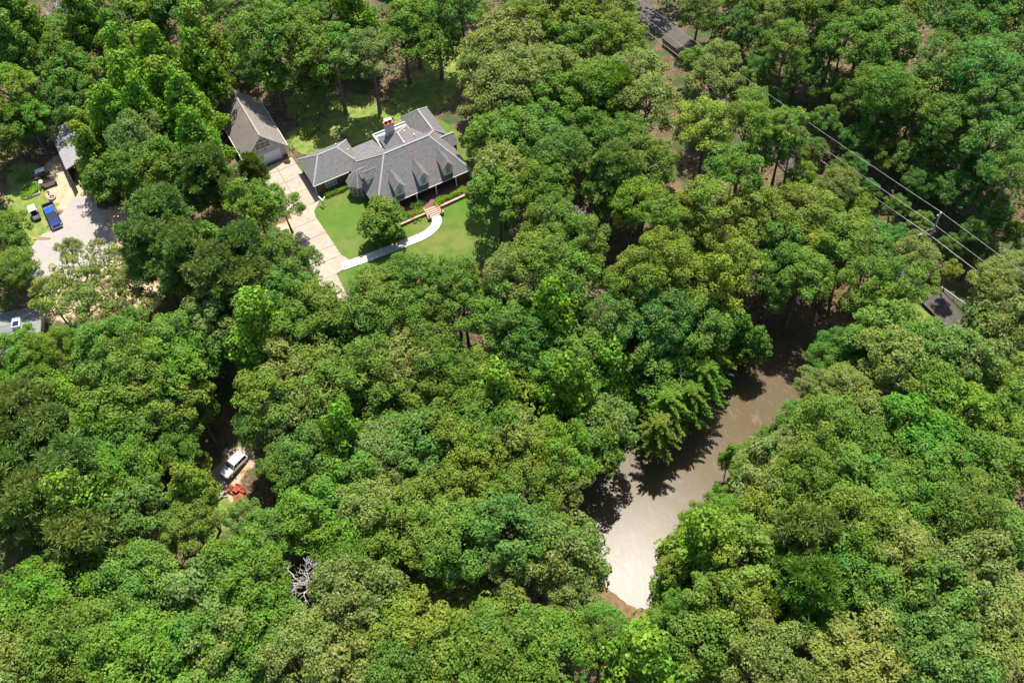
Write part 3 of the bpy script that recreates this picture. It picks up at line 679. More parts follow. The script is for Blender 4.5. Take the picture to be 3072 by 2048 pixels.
def paint(name, c): return mat(name, c, .28, metal=.25, spec=.6, coat=.8)
def cabin(V, xa0, xa1, xb0, xb1, w0, w1, z0, z1, pm, glass=glass_m):
    """greenhouse: base from xa0..xb1 at z0, roof from xa1..xb0 at z1"""
    base = [(xa0, -w0, z0), (xb1, -w0, z0), (xb1, w0, z0), (xa0, w0, z0)]; top = [(xa1, -w1, z1), (xb0, -w1, z1), (xb0, w1, z1), (xa1, w1, z1)]
    me = mesh('cabin', base + top, [(0, 1, 5, 4), (1, 2, 6, 5), (2, 3, 7, 6), (3, 0, 4, 7), (4, 5, 6, 7)], pm, V)
    def quad(a, b, c, d, m=.07, off=.012):
        A, B, C, D = map(Vector, (a, b, c, d)); ce = (A + B + C + D) / 4; n = (B - A).cross(D - A).normalized()
        if n.dot(ce - Vector(((xa0 + xb1) / 2, 0, z0))) < 0: n = -n
        return [p + (ce - p).normalized() * m * 1.4 + n * off for p in (A, B, C, D)]
    return base, top, quad
def pickup():
    a = math.atan2(123.23 - 128.71, -76.33 + 79.01)
    V = empty('pickup_truck', (-77.75, 125.75, .03), a, label='blue crew-cab pickup truck parked on the gravel edge beside the golf cart', category='truck')
    bl = paint('blue_car_paint', (.004, .012, .11)); bl2 = paint('bright_blue_roof', (.01, .07, .55))
    L = 3.05; w = 1.0
    secs = [ring(-L, .90, .45, 1.05), ring(-L + .08, w, .42, 1.12), ring(-1.2, w, .42, 1.15), ring(.6, w, .42, 1.16), ring(1.45, w, .42, 1.14), ring(2.5, .98, .42, 1.06), ring(2.9, .93, .42, 1.0), ring(L, .82, .45, .9)]
    # bed is cut out: build the body in two lofts
    bm = loft([ring(-1.25, w, .42, 1.15)] + secs[3:]); o = bm_obj('body', bm, bl, V)
    bm = bmesh.new(); t = .09
    box(bm, -L, -1.25, -w, -w + t, .42, 1.2); box(bm, -L, -1.25, w - t, w, .42, 1.2); box(bm, -L, -L + t, -w + t, w - t, .42, 1.18)
    bm_obj('cargo_bed', bm, bl, V, bevel=.015)
    boxo('bed_floor', -L + t, -1.25, -w + t, w - t, .5, .62, mat('bed_liner', (.10, .085, .08), .8, noise=[(3, (.2, .16, .14), .4, .7)]), V)
    base, top, quad = cabin(V, -1.3, -1.0, .55, 1.25, .93, .76, 1.14, 1.86, bl)
    boxo('roof_panel', -.98, .5, -.74, .74, 1.86, 1.9, bl2, V, bevel=.02)
    gl = glass_m
    mesh('windscreen', quad(base[1], base[2], top[2], top[1], .05), [(0, 1, 2, 3)], mat('windscreen_glass', (.05, .07, .06), .1, spec=.8), V)
    mesh('rear_window', quad(base[3], base[0], top[0], top[3]), [(0, 1, 2, 3)], gl, V)
    for i, j in ((0, 1), (3, 2)):
        A, B, C, D = map(Vector, (base[i], base[j], top[j], top[i])); mid0 = A.lerp(B, .5); mid1 = D.lerp(C, .5)
        mesh('side_window', quad(A, mid0, mid1, D), [(0, 1, 2, 3)], gl, V); mesh('side_window', quad(mid0, B, C, mid1), [(0, 1, 2, 3)], gl, V)
    bm = bmesh.new(); box(bm, L - .12, L + .1, -.9, .9, .38, .62); bm_obj('bumper', bm, rim_m, V, bevel=.03)
    bm = bmesh.new(); box(bm, -L - .14, -L, -.9, .9, .45, .65); bm_obj('bumper', bm, rim_m, V, bevel=.03)
    boxo('grille', L - .08, L + .03, -.5, .5, .64, .88, black_m, V)
    for s in (-1, 1):
        boxo('headlight', L - .25, L + .0, s * .72 - .16, s * .72 + .16, .7, .9, mat('lamp_glass', (.7, .7, .72), .1, spec=.8), V, bevel=.02)
        boxo('tail_light', -L - .02, -L + .06, s * .9 - .09, s * .9 + .09, .75, 1.08, mat('red_lamp', (.3, .01, .01), .3), V)
        boxo('wing_mirror', .85, 1.05, s * 1.14 - .12, s * 1.14 + .12, 1.15, 1.35, black_m, V, bevel=.02)
    boxo('wiper_cowl', 1.2, 1.36, -.8, .8, 1.14, 1.165, black_m, V)
    wheels(V, (-1.95, 1.95), 1.0, .39)
    return V
pickup()
def suv():
    z = float(zg(-43.8, 76.6))
    a = math.atan2(75.1 - 78.2, -45.0 + 42.3)
    V = empty('white_suv', (-43.75, 76.75, z + .05), a, label='white boxy SUV parked in a small clearing among the trees', category='car')
    pm = paint('white_car_paint', (.82, .82, .84))
    L = 2.25; w = .93
    secs = [ring(-L, .82, .42, .98), ring(-L + .1, w, .38, 1.1), ring(-.4, w, .36, 1.12), ring(.75, w, .36, 1.1), ring(1.75, .9, .36, 1.0), ring(2.1, .86, .38, .94), ring(L, .74, .42, .8)]
    bm_obj('body', loft(secs), pm, V)
    base, top, quad = cabin(V, -2.1, -1.9, .25, .85, .87, .74, 1.1, 1.66, pm)
    boxo('roof_panel', -1.9, .22, -.72, .72, 1.66, 1.7, pm, V, bevel=.02)
    for s in (-1, 1): boxo('roof_rail', -1.7, .0, s * .62 - .03, s * .62 + .03, 1.7, 1.76, rim_m, V)
    mesh('windscreen', quad(base[1], base[2], top[2], top[1], .05), [(0, 1, 2, 3)], mat('windscreen_glass'), V)
    mesh('rear_window', quad(base[3], base[0], top[0], top[3], .06), [(0, 1, 2, 3)], glass_m, V)
    for i, j in ((0, 1), (3, 2)):
        A, B, C, D = map(Vector, (base[i], base[j], top[j], top[i]))
        for k in range(3):
            mesh('side_window', quad(A.lerp(B, k / 3), A.lerp(B, (k + 1) / 3), D.lerp(C, (k + 1) / 3), D.lerp(C, k / 3), .05), [(0, 1, 2, 3)], glass_m, V)
    boxo('bumper', L - .15, L + .1, -.82, .82, .36, .56, black_m, V, bevel=.03); boxo('bumper', -L - .1, -L + .1, -.82, .82, .36, .56, black_m, V, bevel=.03)
    for s in (-1, 1):
        boxo('headlight', L - .2, L - .0, s * .62 - .15, s * .62 + .15, .62, .8, mat('lamp_glass'), V, bevel=.02)
        boxo('wing_mirror', .55, .72, s * 1.04 - .1, s * 1.04 + .1, 1.08, 1.24, black_m, V, bevel=.02)
        boxo('lower_cladding', -1.0, 1.0, s * .94 - .015, s * .94 + .015, .36, .52, mat('dark_cladding', (.06, .05, .06), .6), V)
    wheels(V, (-1.4, 1.4), .93, .35)
suv()
def cart():
    V = empty('golf_cart', (-80.95, 126.45, .02), math.atan2(125.41 - 127.6, -80.49 + 81.53), label='white-roofed golf cart on the grass left of the blue pickup', category='golf cart')
    wm = mat('cart_white', (.75, .74, .68), .5)
    bm = bmesh.new(); box(bm, -1.2, .35, -.62, .62, 1.82, 1.9); bm_obj('roof', bm, wm, V, bevel=.03)
    for x, xt in ((-1.1, -1.1), (.75, .25)):
        for s in (-1, 1): tubeo('roof_post', (x, s * .56, .6), (xt, s * .56, 1.84), .025, black_m, V, n=6)
    boxo('chassis', -1.2, 1.2, -.6, .6, .25, .5, mat('cart_body', (.05, .05, .06), .5), V, bevel=.03)
    boxo('rear_body', -1.2, -.35, -.58, .58, .5, .85, wm, V, bevel=.03)
    boxo('seat', -.55, .05, -.55, .55, .75, .9, black_m, V, bevel=.03); boxo('seat_back', -.62, -.5, -.55, .55, .9, 1.3, black_m, V, bevel=.03)
    bm = loft([[(.7, -.58, .5), (.7, .58, .5), (.7, .55, .95), (.7, -.55, .95)], [(1.15, -.56, .45), (1.15, .56, .45), (1.15, .48, .72), (1.15, -.48, .72)], [(1.3, -.45, .45), (1.3, .45, .45), (1.3, .4, .55), (1.3, -.4, .55)]])
    bm_obj('front_cowl', bm, mat('cart_grey', (.10, .10, .11), .4), V)
    bm = bmesh.new(); tube(bm, (.62, -.28, .75), (.42, -.28, 1.05), .02); bm_obj('steering_column', bm, black_m, V)
    bm = bmesh.new(); tube(bm, (.44, -.28, 1.03), (.41, -.28, 1.07), .17, .17, 14); bm_obj('steering_wheel', bm, black_m, V)
    wheels(V, (-.8, .85), .62, .24, .18)
cart()

# ------------------------------------------------------------------ yard furniture
def yard():
    # round brick fire pit
    F = empty('fire_pit', (-78.98, 130.76, 0), 0, label='round pinkish stone fire pit at the nose-to-tail gap behind the blue pickup', category='fire pit')
    fm = mat('pink_block', (.40, .26, .22), .85, noise=[(6, (.48, .34, .3), .4, .7)]); first = None
    for k in range(12):
        a = 2 * math.pi * k / 12
        if first is None:
            bm = bmesh.new(); w = math.pi / 12 - .02; pts = []
            for z in (0, .38):
                for r, t in ((.42, -w), (.70, -w), (.70, w), (.42, w)): pts.append(bm.verts.new((r * math.cos(t), r * math.sin(t), z)))
            for f in ((3, 2, 1, 0), (4, 5, 6, 7), (0, 1, 5, 4), (1, 2, 6, 5), (2, 3, 7, 6), (3, 0, 4, 7)): bm.faces.new([pts[i] for i in f])
            o = bm_obj('block', bm, fm, F); first = o.data
        else: o = link('block', first, None, F)
        o.rotation_euler = (0, 0, a)
    tubeo('ash', (0, 0, .01), (0, 0, .12), .41, mat('ash', (.10, .08, .08), .9), F, n=16)
    tubeo('grate', (0, 0, .3), (0, 0, .33), .2, mat('rust_pink', (.35, .2, .17), .8), F, n=10)
    s = empty('stool', (-79.8, 131.9, 0), 0, label='small black stool beside the round fire pit', category='stool')
    tubeo('seat', (0, 0, .42), (0, 0, .48), .22, black_m, s, n=12)
    for k in range(3): a = k * 2.09; tubeo('leg', (.05 * math.cos(a), .05 * math.sin(a), .42), (.2 * math.cos(a), .2 * math.sin(a), 0), .03, black_m, s, n=6)
    # raised vegetable planter
    a = math.atan2(134.34 - 133.31, 2.36)
    P = empty('raised_planter', (-83.1, 132.65, 0), a, label='white-edged raised planter full of leafy vegetables left of the fire pit', category='planter')
    wm = mat('white_board', (.6, .56, .5), .7)
    for (x0, x1, y0, y1) in ((-1.35, 1.35, -1.28, -1.2), (-1.35, 1.35, 1.2, 1.28), (-1.35, -1.27, -1.2, 1.2), (1.27, 1.35, -1.2, 1.2)): boxo('board', x0, x1, y0, y1, 0, .42, wm, P)
    boxo('soil', -1.27, 1.27, -1.2, 1.2, .05, .34, mulch_m, P)
    # outdoor sofa group
    t = empty('grill_table', (-82.35, 137.4, 0), .4, label='white-topped outdoor table among brown chairs at the edge of the tree shade', category='table')
    boxo('tabletop', -.85, .85, -.55, .55, .72, .78, mat('white_top', (.74, .74, .74), .4), t, bevel=.02)
    for x in (-.75, .75):
        for y in (-.45, .45): boxo('leg', x - .04, x + .04, y - .04, y + .04, 0, .72, black_m, t)
    def chair(x, y, rz, lab, s=1.0):
        c = empty('patio_chair', (x, y, 0), rz, label=lab, category='chair', group='brown patio chairs round the white table')
        boxo('seat', -.35 * s, .35 * s, -.35 * s, .35 * s, .32, .42, mat('brown_cushion', (.10, .06, .055), .8), c, bevel=.03)
        boxo('backrest', -.35 * s, .35 * s, .28 * s, .38 * s, .42, .85, mat('mauve_cushion', (.25, .18, .18), .8), c, bevel=.02)
        for xx in (-.35, .3):
            boxo('armrest', xx * s, (xx + .06) * s, -.33 * s, .28 * s, .5, .58, mat('brown_cushion'), c)
        for xx in (-.3, .3):
            for yy in (-.3, .3): boxo('leg', xx * s - .03, xx * s + .03, yy * s - .03, yy * s + .03, 0, .32, black_m, c)
    chair(-81.85, 136.6, .5, 'brown cushioned patio chair directly in front of the white table', 1.2)
    chair(-82.75, 136.0, .4, 'brown patio chair nearest the leafy planter', 1.0)
    chair(-83.3, 136.9, 1.6, 'brown patio chair on the shaded left side of the white table', 1.0)
    chair(-80.95, 137.1, -1.2, 'single small brown patio chair right of the white table', .8)
    c = empty('covered_grill', (-81.45, 134.2, 0), .2, label='tall navy-covered grill with a pale lid between the planter and the dark bench', category='grill')
    bm = loft([[(-.35, -.5, 0), (.35, -.5, 0), (.35, .5, 0), (-.35, .5, 0)], [(-.33, -.45, .75), (.33, -.45, .75), (.33, .45, .75), (-.33, .45, .75)]]); bm_obj('cover', bm, mat('navy_fabric', (.03, .035, .09), .8), c)
    bm = loft([[(-.36, -.55, .75), (.36, -.55, .75), (.36, .55, .75), (-.36, .55, .75)], [(-.3, -.45, 1.0), (.3, -.45, 1.0), (.3, .45, 1.0), (-.3, .45, 1.0)], [(-.15, -.3, 1.08), (.15, -.3, 1.08), (.15, .3, 1.08), (-.15, .3, 1.08)]]); bm_obj('lid', bm, mat('pale_lid', (.5, .45, .5), .5), c)
    b = empty('dark_bench', (-79.95, 133.9, 0), a - .02, label='wide dark brown covered bench standing on the sandy dirt', category='bench')
    bm = loft([[(-1.2, -.5, 0), (1.2, -.5, 0), (1.2, .45, 0), (-1.2, .45, 0)], [(-1.2, -.5, .45), (1.2, -.5, .45), (1.2, .45, .8), (-1.2, .45, .8)]]); bm_obj('cover', bm, dwood_m, b)
    boxo('backrest', -1.2, 1.2, .35, .47, .8, .95, dwood_m, b, bevel=.02)
    for x in (-1.1, 1.1): boxo('armrest', x - .12, x + .12, -.45, .35, .5, .85, dwood_m, b)
    # lying timber at the grass corner
    for (x, y, l_, r, lab) in ((-78.9, 121.0, 3.0, -.1, 'long tan timber lying at the corner of the grass and gravel'), (-78.6, 121.35, 2.2, -.16, 'shorter tan timber lying just behind the long one')):
        bm = bmesh.new(); box(bm, -l_ / 2, l_ / 2, -.1, .1, 0, .16); o = bm_obj('timber', bm, mat('tan_timber', (.42, .30, .16), .8), bevel=.01, label=lab, category='timber', group='timbers at the grass corner'); o.location = (x, y, .03); o.rotation_euler = (0, 0, r)
    # white yard light with two arms on the front lawn
    x, y = -30.35, 122.7
    p = empty('yard_light', (x, y, .02), 0, label='white two-armed yard light by the left corner of the house', category='lamp post')
    pw = mat('lamp_white', (.8, .8, .82), .4)
    tubeo('post', (0, 0, 0), (0, 0, 1.5), .06, mat('post_dark', (.1, .1, .1), .6), p)
    bm = bmesh.new(); tube(bm, (-.45, .5, 1.75), (.25, -.35, 1.5), .13, .13, 8); bm_obj('arm', bm, pw, p)
    bm = bmesh.new(); tube(bm, (.1, -.2, 1.5), (.5, .25, 1.6), .07, .07, 8); bm_obj('arm', bm, pw, p)
    bm = bmesh.new(); bmesh.ops.create_icosphere(bm, subdivisions=2, radius=.14, matrix=Matrix.Translation((.52, .28, 1.62))); bm_obj('lamp_globe', bm, mat('cream_globe', (.75, .75, .6), .4), p)
    # things beside the white SUV
    zz = lambda x, y: float(zg(x, y)) + .03
    rm = mat('red_metal', (.27, .045, .03), .7); om = mat('orange_plastic', (.28, .09, .045), .8)
    T = empty('garden_tractor', (-43.9, 73.1, zz(-43.9, 73.1)), -.6, label='small red-orange garden tractor half under the leaves by the white SUV', category='tractor')
    bm = loft([[(.2, -.3, .35), (.2, .3, .35), (.2, .26, .85), (.2, -.26, .85)], [(1.1, -.28, .35), (1.1, .28, .35), (1.1, .22, .75), (1.1, -.22, .75)]]); bm_obj('hood', bm, rm, T)
    boxo('fender', -.8, -.1, -.55, .55, .5, .62, rm, T, bevel=.03); boxo('seat', -.65, -.25, -.22, .22, .62, .75, black_m, T, bevel=.02); boxo('seat_back', -.72, -.65, -.22, .22, .7, 1.05, black_m, T)
    boxo('mower_deck', -.25, .6, -.62, .62, .15, .32, om, T, bevel=.04)
    wheels(T, (-.5,), .5, .28, .2); wheels(T, (.85,), .42, .2, .15)
    C = empty('red_canoe', (-42.7, 73.2, zz(-42.7, 73.2)), -.75, label='short bright red boat hull lying right of the garden tractor', category='boat')
    n = 9; rings = []
    for i in range(n):
        t = -1 + 2 * i / (n - 1); w = .42 * (1 - t * t) ** .5 + .02; rings.append([(t * 1.2, -w, .42), (t * 1.2, -w * .8, .12), (t * 1.2, 0, .02), (t * 1.2, w * .8, .12), (t * 1.2, w, .42), (t * 1.2, w * .85, .40), (t * 1.2, 0, .14), (t * 1.2, -w * .85, .40)])
    bm_obj('hull', loft(rings), rm, C); boxo('thwart', -.1, .1, -.33, .33, .36, .4, om, C)
    tp = empty('orange_tarp', (-43.0, 72.0, zz(-43.0, 72.0)), .3, label='crumpled orange tarp heap below the garden tractor', category='tarp')
    N = 9; V = []; F = []
    for i in range(N):
        for j in range(N): V.append(((i - 4) * .2, (j - 4) * .17, .05 + .3 * math.exp(-((i - 4) ** 2 + (j - 4) ** 2) / 9) + random.uniform(0, .13)))
    for i in range(N - 1):
        for j in range(N - 1): F.append((i * N + j, i * N + N + j, i * N + N + j + 1, i * N + j + 1))
    mesh('sheet', V, F, om, tp)
    pile = empty('lumber_pile', (-46.1, 72.3, zz(-46.1, 72.3)), .5, label='heap of weathered grey lumber left of the garden tractor', category='lumber pile'); first = None
    for k in range(12):
        o = boxo('plank', -1, 1, -.09, .09, -.03, .03, mat('grey_lumber', (.36, .31, .28), .85, noise=[(4, (.26, .2, .17), .4, .7)]), pile) if first is None else link('plank', first, None, pile)
        first = o.data; o.location = (random.uniform(-.5, .5), random.uniform(-.6, .6), .08 + k * .045); o.rotation_euler = (random.uniform(-.08, .08), random.uniform(-.12, .12), random.uniform(-.7, .7))
    wb = empty('wheelbarrow', (-45.2, 73.9, zz(-45.2, 73.9)), 2.2, label='small dark wheelbarrow with pale handles in front of the white SUV', category='wheelbarrow')
    bm = loft([[(-.3, -.2, .35), (.35, -.2, .35), (.35, .2, .35), (-.3, .2, .35)], [(-.45, -.33, .62), (.5, -.33, .62), (.5, .33, .62), (-.45, .33, .62)]]); bm_obj('tray', bm, mat('barrow_grey', (.08, .08, .12), .5), wb)
    for s in (-1, 1): tubeo('handle', (.5, s * .12, .22), (-.95, s * .3, .55), .025, mat('pale_wood', (.5, .44, .36), .7), wb, n=6)
    tubeo('wheel', (.6, -.05, .2), (.6, .05, .2), .2, tyre_m, wb, n=14)
yard()

# ------------------------------------------------------------------ utility pole, cables
def utility():
    px, py = 66.35, 99.2; pz = float(zg(px, py)); top = 10.0
    P = empty('utility_pole', (px, py, pz), 0, label='grey wooden utility pole with a street light arm', category='utility pole')
    wm = mat('grey_pole_wood', (.36, .34, .32), .85, noise=[(3, (.30, .28, .26), .4, .7)])
    T = top - pz
    bm = bmesh.new(); tube(bm, (0, 0, 0), (0, 0, T), .19, .13, 12); bm_obj('pole', bm, wm, P)
    im = mat('porcelain', (.75, .76, .76), .3)
    bm = bmesh.new(); tube(bm, (0, 0, T), (0, 0, T + .32), .07, .11, 8); bm_obj('insulator', bm, im, P)
    bm = bmesh.new(); tube(bm, (-.35, 0, T - .5), (-.35, 0, T - .2), .1, .07, 8); tube(bm, (-.35, 0, T - .4), (0, 0, T - .5), .03, .03, 6); bm_obj('insulator', bm, im, P)
    boxo('bracket', -.16, .2, -.12, .12, T - 2.95, T - 2.7, steel_m, P)
    bm = bmesh.new(); tube(bm, (0, 0, T - 3.3), (-1.1, -.35, T - 3.2), .05, .05, 8); tube(bm, (-1.1, -.35, T - 3.2), (-2.0, -.7, T - 3.45), .05, .05, 8); arm = bm_obj('lamp_arm', bm, steel_m, P)
    bm = bmesh.new(); bmesh.ops.create_icosphere(bm, subdivisions=2, radius=1, matrix=Matrix.Translation((-2.35, -.83, T - 3.5)) @ Matrix.Rotation(.35, 4, 'Z') @ Matrix.Diagonal((.5, .2, .14, 1))); bm_obj('lamp_head', bm, mat('lamp_head_white', (.75, .77, .8), .35), arm)
    cm = mat('pale_cable', (.30, .30, .29), .45, metal=.3)
    d = Vector((79.4 - 34.7, 98.5 - 171.3)).normalized()
    def cable(name, zp, off, lab, sag, r, side=0):
        a0 = Vector((px, py, zp)) + Vector((d.y, -d.x, 0)) * off
        A = a0 - Vector((d.x, d.y, 0)) * 95; B = a0 + Vector((d.x, d.y, 0)) * 40
        bm = bmesh.new()
        for (S, E, n) in ((A, a0, 22), (a0, B, 10)):
            L = (E - S).length; pr = None
            for i in range(n + 1):
                t = i / n; q = S.lerp(E, t); q.z -= sag * (L / 95) ** 2 * 4 * t * (1 - t)
                if pr is not None: tube(bm, pr, q, r, r, 5, False)
                pr = q
        bm_obj(name, bm, cm, label=lab, category='power line', group='power lines along the road')
    cable('power_line', top + .34, 0, 'topmost power line, the one carried on the tip of the utility pole', 1.3, .02)
    cable('power_line', top - 2.85, -.2, 'middle power line crossing the utility pole above its lamp arm', 1.2, .022)
    cable('power_line', top - 5.3, -.2, 'lowest power line crossing the utility pole below its lamp arm', 1.4, .02)
    cable('power_line', top - 4.9, .1, 'thin dark power line running just above the lowest one', 1.6, .02)
    # guard rail beside the road, right edge
    G = empty('guard_rail', (70.2, 92.8, float(zg(70.2, 92.8)) + .2), math.atan2(-3.6, 2.4), label='white metal guard rail beside the road gap at the right edge', category='guard rail')
    boxo('rail', -2.5, 2.5, -.04, .04, .4, .72, mat('rail_white', (.7, .7, .7), .4), G, bevel=.02)
    for x in (-2, 0, 2): boxo('post', x - .07, x + .07, .04, .16, 0, .6, steel_m, G)
utility()

# ------------------------------------------------------------------ foliage
def leaf_material(name, trans=.32):
    m = bpy.data.materials.new(name); m.use_nodes = True; nt = m.node_tree; n = nt.nodes; l = nt.links
    for x in list(n): n.remove(x)
    out = n.new('ShaderNodeOutputMaterial'); oi = n.new('ShaderNodeObjectInfo'); ge = n.new('ShaderNodeNewGeometry')
    hs = n.new('ShaderNodeHueSaturation'); l.new(oi.outputs['Color'], hs.inputs['Color'])
    v = n.new('ShaderNodeMapRange'); v.inputs['To Min'].default_value = .76; v.inputs['To Max'].default_value = 1.26; l.new(ge.outputs['Random Per Island'], v.inputs['Value']); l.new(v.outputs[0], hs.inputs['Value'])
    mu = n.new('ShaderNodeMath'); mu.operation = 'MULTIPLY'; l.new(ge.outputs['Random Per Island'], mu.inputs[0]); mu.inputs[1].default_value = 37.7
    fr = n.new('ShaderNodeMath'); fr.operation = 'FRACT'; l.new(mu.outputs[0], fr.inputs[0])
    hm = n.new('ShaderNodeMapRange'); hm.inputs['To Min'].default_value = .478; hm.inputs['To Max'].default_value = .518; l.new(fr.outputs[0], hm.inputs['Value']); l.new(hm.outputs[0], hs.inputs['Hue'])
    # clump-scale tone differences inside a crown
    tc = n.new('ShaderNodeTexCoord'); nz = n.new('ShaderNodeTexNoise'); nz.inputs['Scale'].default_value = .55; nz.inputs['Detail'].default_value = 2; l.new(tc.outputs['Object'], nz.inputs['Vector'])
    cr = n.new('ShaderNodeMapRange'); cr.inputs['From Min'].default_value = .35; cr.inputs['From Max'].default_value = .65; cr.inputs['To Min'].default_value = .82; cr.inputs['To Max'].default_value = 1.2; l.new(nz.outputs['Fac'], cr.inputs['Value'])
    h2 = n.new('ShaderNodeHueSaturation'); l.new(hs.outputs[0], h2.inputs['Color']); l.new(cr.outputs[0], h2.inputs['Value'])
    # tan new growth / flower tips: share of leaves given by the object's alpha
    m3 = n.new('ShaderNodeMath'); m3.operation = 'MULTIPLY'; l.new(ge.outputs['Random Per Island'], m3.inputs[0]); m3.inputs[1].default_value = 91.3
    f3 = n.new('ShaderNodeMath'); f3.operation = 'FRACT'; l.new(m3.outputs[0], f3.inputs[0])
    su = n.new('ShaderNodeMath'); su.operation = 'SUBTRACT'; su.inputs[0].default_value = 1; l.new(oi.outputs['Alpha'], su.inputs[1])
    lt = n.new('ShaderNodeMath'); lt.operation = 'LESS_THAN'; l.new(f3.outputs[0], lt.inputs[0]); l.new(su.outputs[0], lt.inputs[1])
    mx = n.new('ShaderNodeMix'); mx.data_type = 'RGBA'; l.new(lt.outputs[0], mx.inputs['Factor']); n5 = n.new('ShaderNodeTexNoise'); n5.inputs['Scale'].default_value = .16; n5.inputs['Detail'].default_value = 3; l.new(ge.outputs['Position'], n5.inputs['Vector'])
    r5 = n.new('ShaderNodeMapRange'); r5.inputs['From Min'].default_value = .3; r5.inputs['From Max'].default_value = .7; r5.inputs['To Min'].default_value = .472; r5.inputs['To Max'].default_value = .522; l.new(n5.outputs['Fac'], r5.inputs['Value'])
    h5 = n.new('ShaderNodeHueSaturation'); l.new(h2.outputs[0], h5.inputs['Color']); l.new(r5.outputs[0], h5.inputs['Hue']); l.new(h5.outputs[0], mx.inputs[6]); mx.inputs[7].default_value = (.27, .26, .09, 1)
    b = n.new('ShaderNodeBsdfPrincipled'); b.inputs['Roughness'].default_value = .5; b.inputs['Specular IOR Level'].default_value = .14; l.new(mx.outputs[2], b.inputs['Base Color'])
    t = n.new('ShaderNodeBsdfTranslucent'); h4 = n.new('ShaderNodeHueSaturation'); h4.inputs['Saturation'].default_value = 1.15; h4.inputs['Value'].default_value = 1.25; l.new(mx.outputs[2], h4.inputs['Color']); l.new(h4.outputs[0], t.inputs[0])
    ms = n.new('ShaderNodeMixShader'); ms.inputs[0].default_value = trans; l.new(b.outputs[0], ms.inputs[1]); l.new(t.outputs[0], ms.inputs[2]); l.new(ms.outputs[0], out.inputs[0])
    return m
leaf_m = leaf_material('tree_leaves')
bark_m = mat('bark', (.11, .085, .065), .9, noise=[(3, (.17, .14, .115), .4, .7)], bump=.5)
pale_bark_m = mat('bleached_bark', (.46, .42, .385), .85, noise=[(3, (.33, .29, .26), .4, .7)])

def unit(v): return v / (np.linalg.norm(v, axis=-1, keepdims=True) + 1e-9)
def quads(P, Nrm, size, aspect=.75, rng=RNG, fold=.0):
    """rhombic leaf sprays: 4 verts each"""
    n = len(P); r = unit(rng.normal(size=(n, 3))); t = unit(np.cross(Nrm, r)); b = np.cross(Nrm, t)
    s = (size * rng.uniform(.65, 1.3, (n, 1))) if np.isscalar(size) else size[:, None]
    V = np.stack([P - t * s * .5, P + b * s * .5 * aspect, P + t * s * .5, P - b * s * .5 * aspect], 1)
    V += (Nrm * s * fold)[:, None, :] * np.array([0, 1, 0, 1])[None, :, None]
    return V.reshape(-1, 3)
def quad_mesh(name, V):
    n = len(V) // 4; me = bpy.data.meshes.new(name)
    me.vertices.add(n * 4); me.vertices.foreach_set('co', V.astype('f').ravel())
    me.loops.add(n * 4); me.loops.foreach_set('vertex_index', np.arange(n * 4, dtype='i'))
    me.polygons.add(n); me.polygons.foreach_set('loop_start', np.arange(0, n * 4, 4, dtype='i')); me.polygons.foreach_set('loop_total', np.full(n, 4, 'i'))
    me.update(calc_edges=True); return me
def clump(c, r, n, rng, flat=.7, up=.7, size=.34, asp=.75):
    d = unit(rng.normal(size=(n, 3))); d[:, 2] = np.abs(d[:, 2]) * 1.0 - .25
    d = unit(d); rr = r * rng.uniform(.72, 1.08, (n, 1))
    P = c + d * rr * np.array([1, 1, flat]); N = unit(d + np.array([0, 0, up]) + rng.normal(size=(n, 3)) * .42)
    return quads(P, N, size, asp, rng, .12)

def crown_broad(seed, R=4.5, lobes=15, hz=1.0, leaf=.34, dens=1.0, open_=0.0):
    rng = np.random.default_rng(seed); out = []; tips = []
    # lobe centres over a domed shell
    ga = math.pi * (3 - 5 ** .5)
    for i in range(lobes):
        t = (i + .5) / lobes; z = 1 - 1.25 * t; rh = math.sqrt(max(0, 1 - z * z)); a = ga * i + rng.uniform(-.35, .35)
        k = rng.uniform(.55, .86) * R
        c = np.array([math.cos(a) * rh * k, math.sin(a) * rh * k, z * k * hz]); lr = R * rng.uniform(.22, .38)
        tips.append(c)
        m = int(15 * dens * (lr / (R * .35)) ** 2)
        for j in range(m):
            d = unit(rng.normal(size=3) + unit(c) * .9 + np.array([0, 0, .45])); q = c + d * lr * rng.uniform(.75, 1.08)
            if rng.random() < open_: continue
            cr = rng.uniform(.42, .78) * R / 4.5
            out.append(clump(q, cr, int(54 * (cr / .6) ** 2), rng, size=leaf))
        out.append(clump(c, lr * .75, int(60 * dens), rng, size=leaf * 1.5))
    out.append(clump(np.zeros(3), R * .55, 160, rng, flat=.8, size=leaf * 1.8))
    return np.concatenate(out), tips
def crown_cone(seed, R=3.6, leaf=.28):
    """sweetgum-like: stacked upward spikes of star leaves round a pointed top"""
    rng = np.random.default_rng(seed); out = []; tips = []
    Hh = R * 2.5
    for L in range(9):
        t = L / 8; z = -R * .9 + Hh * t; rr = R * (1.02 - t) ** .75 if t > .1 else R * .85; na = max(1, int(9 * (1 - t) + 1))
        for k in range(na):
            a = 2 * math.pi * (k + rng.uniform(0, .6)) / na + L * .7; e = rr * rng.uniform(.75, 1.1)
            c = np.array([math.cos(a) * e, math.sin(a) * e, z + rng.uniform(-.4, .4)]); tips.append(c)
            for j in range(6):
                f = .45 + .55 * (j + .5) / 6; q = c * np.array([f, f, 1]) + np.array([0, 0, (f - 1) * R * .15]) + rng.normal(size=3) * .38
                cr = rng.uniform(.38, .62) * (1.25 - .5 * abs(f - .7)); out.append(clump(q, cr, int(38 * (cr / .5) ** 2), rng, flat=1.15, up=.2, size=leaf, asp=.95))
    for z in np.linspace(-R * .6, R * 1.2, 8): out.append(clump(np.array([0, 0, z]), R * .4 * (1 - max(0, z) / (R * 1.8)), 45, rng, size=leaf * 1.5))
    return np.concatenate(out), tips
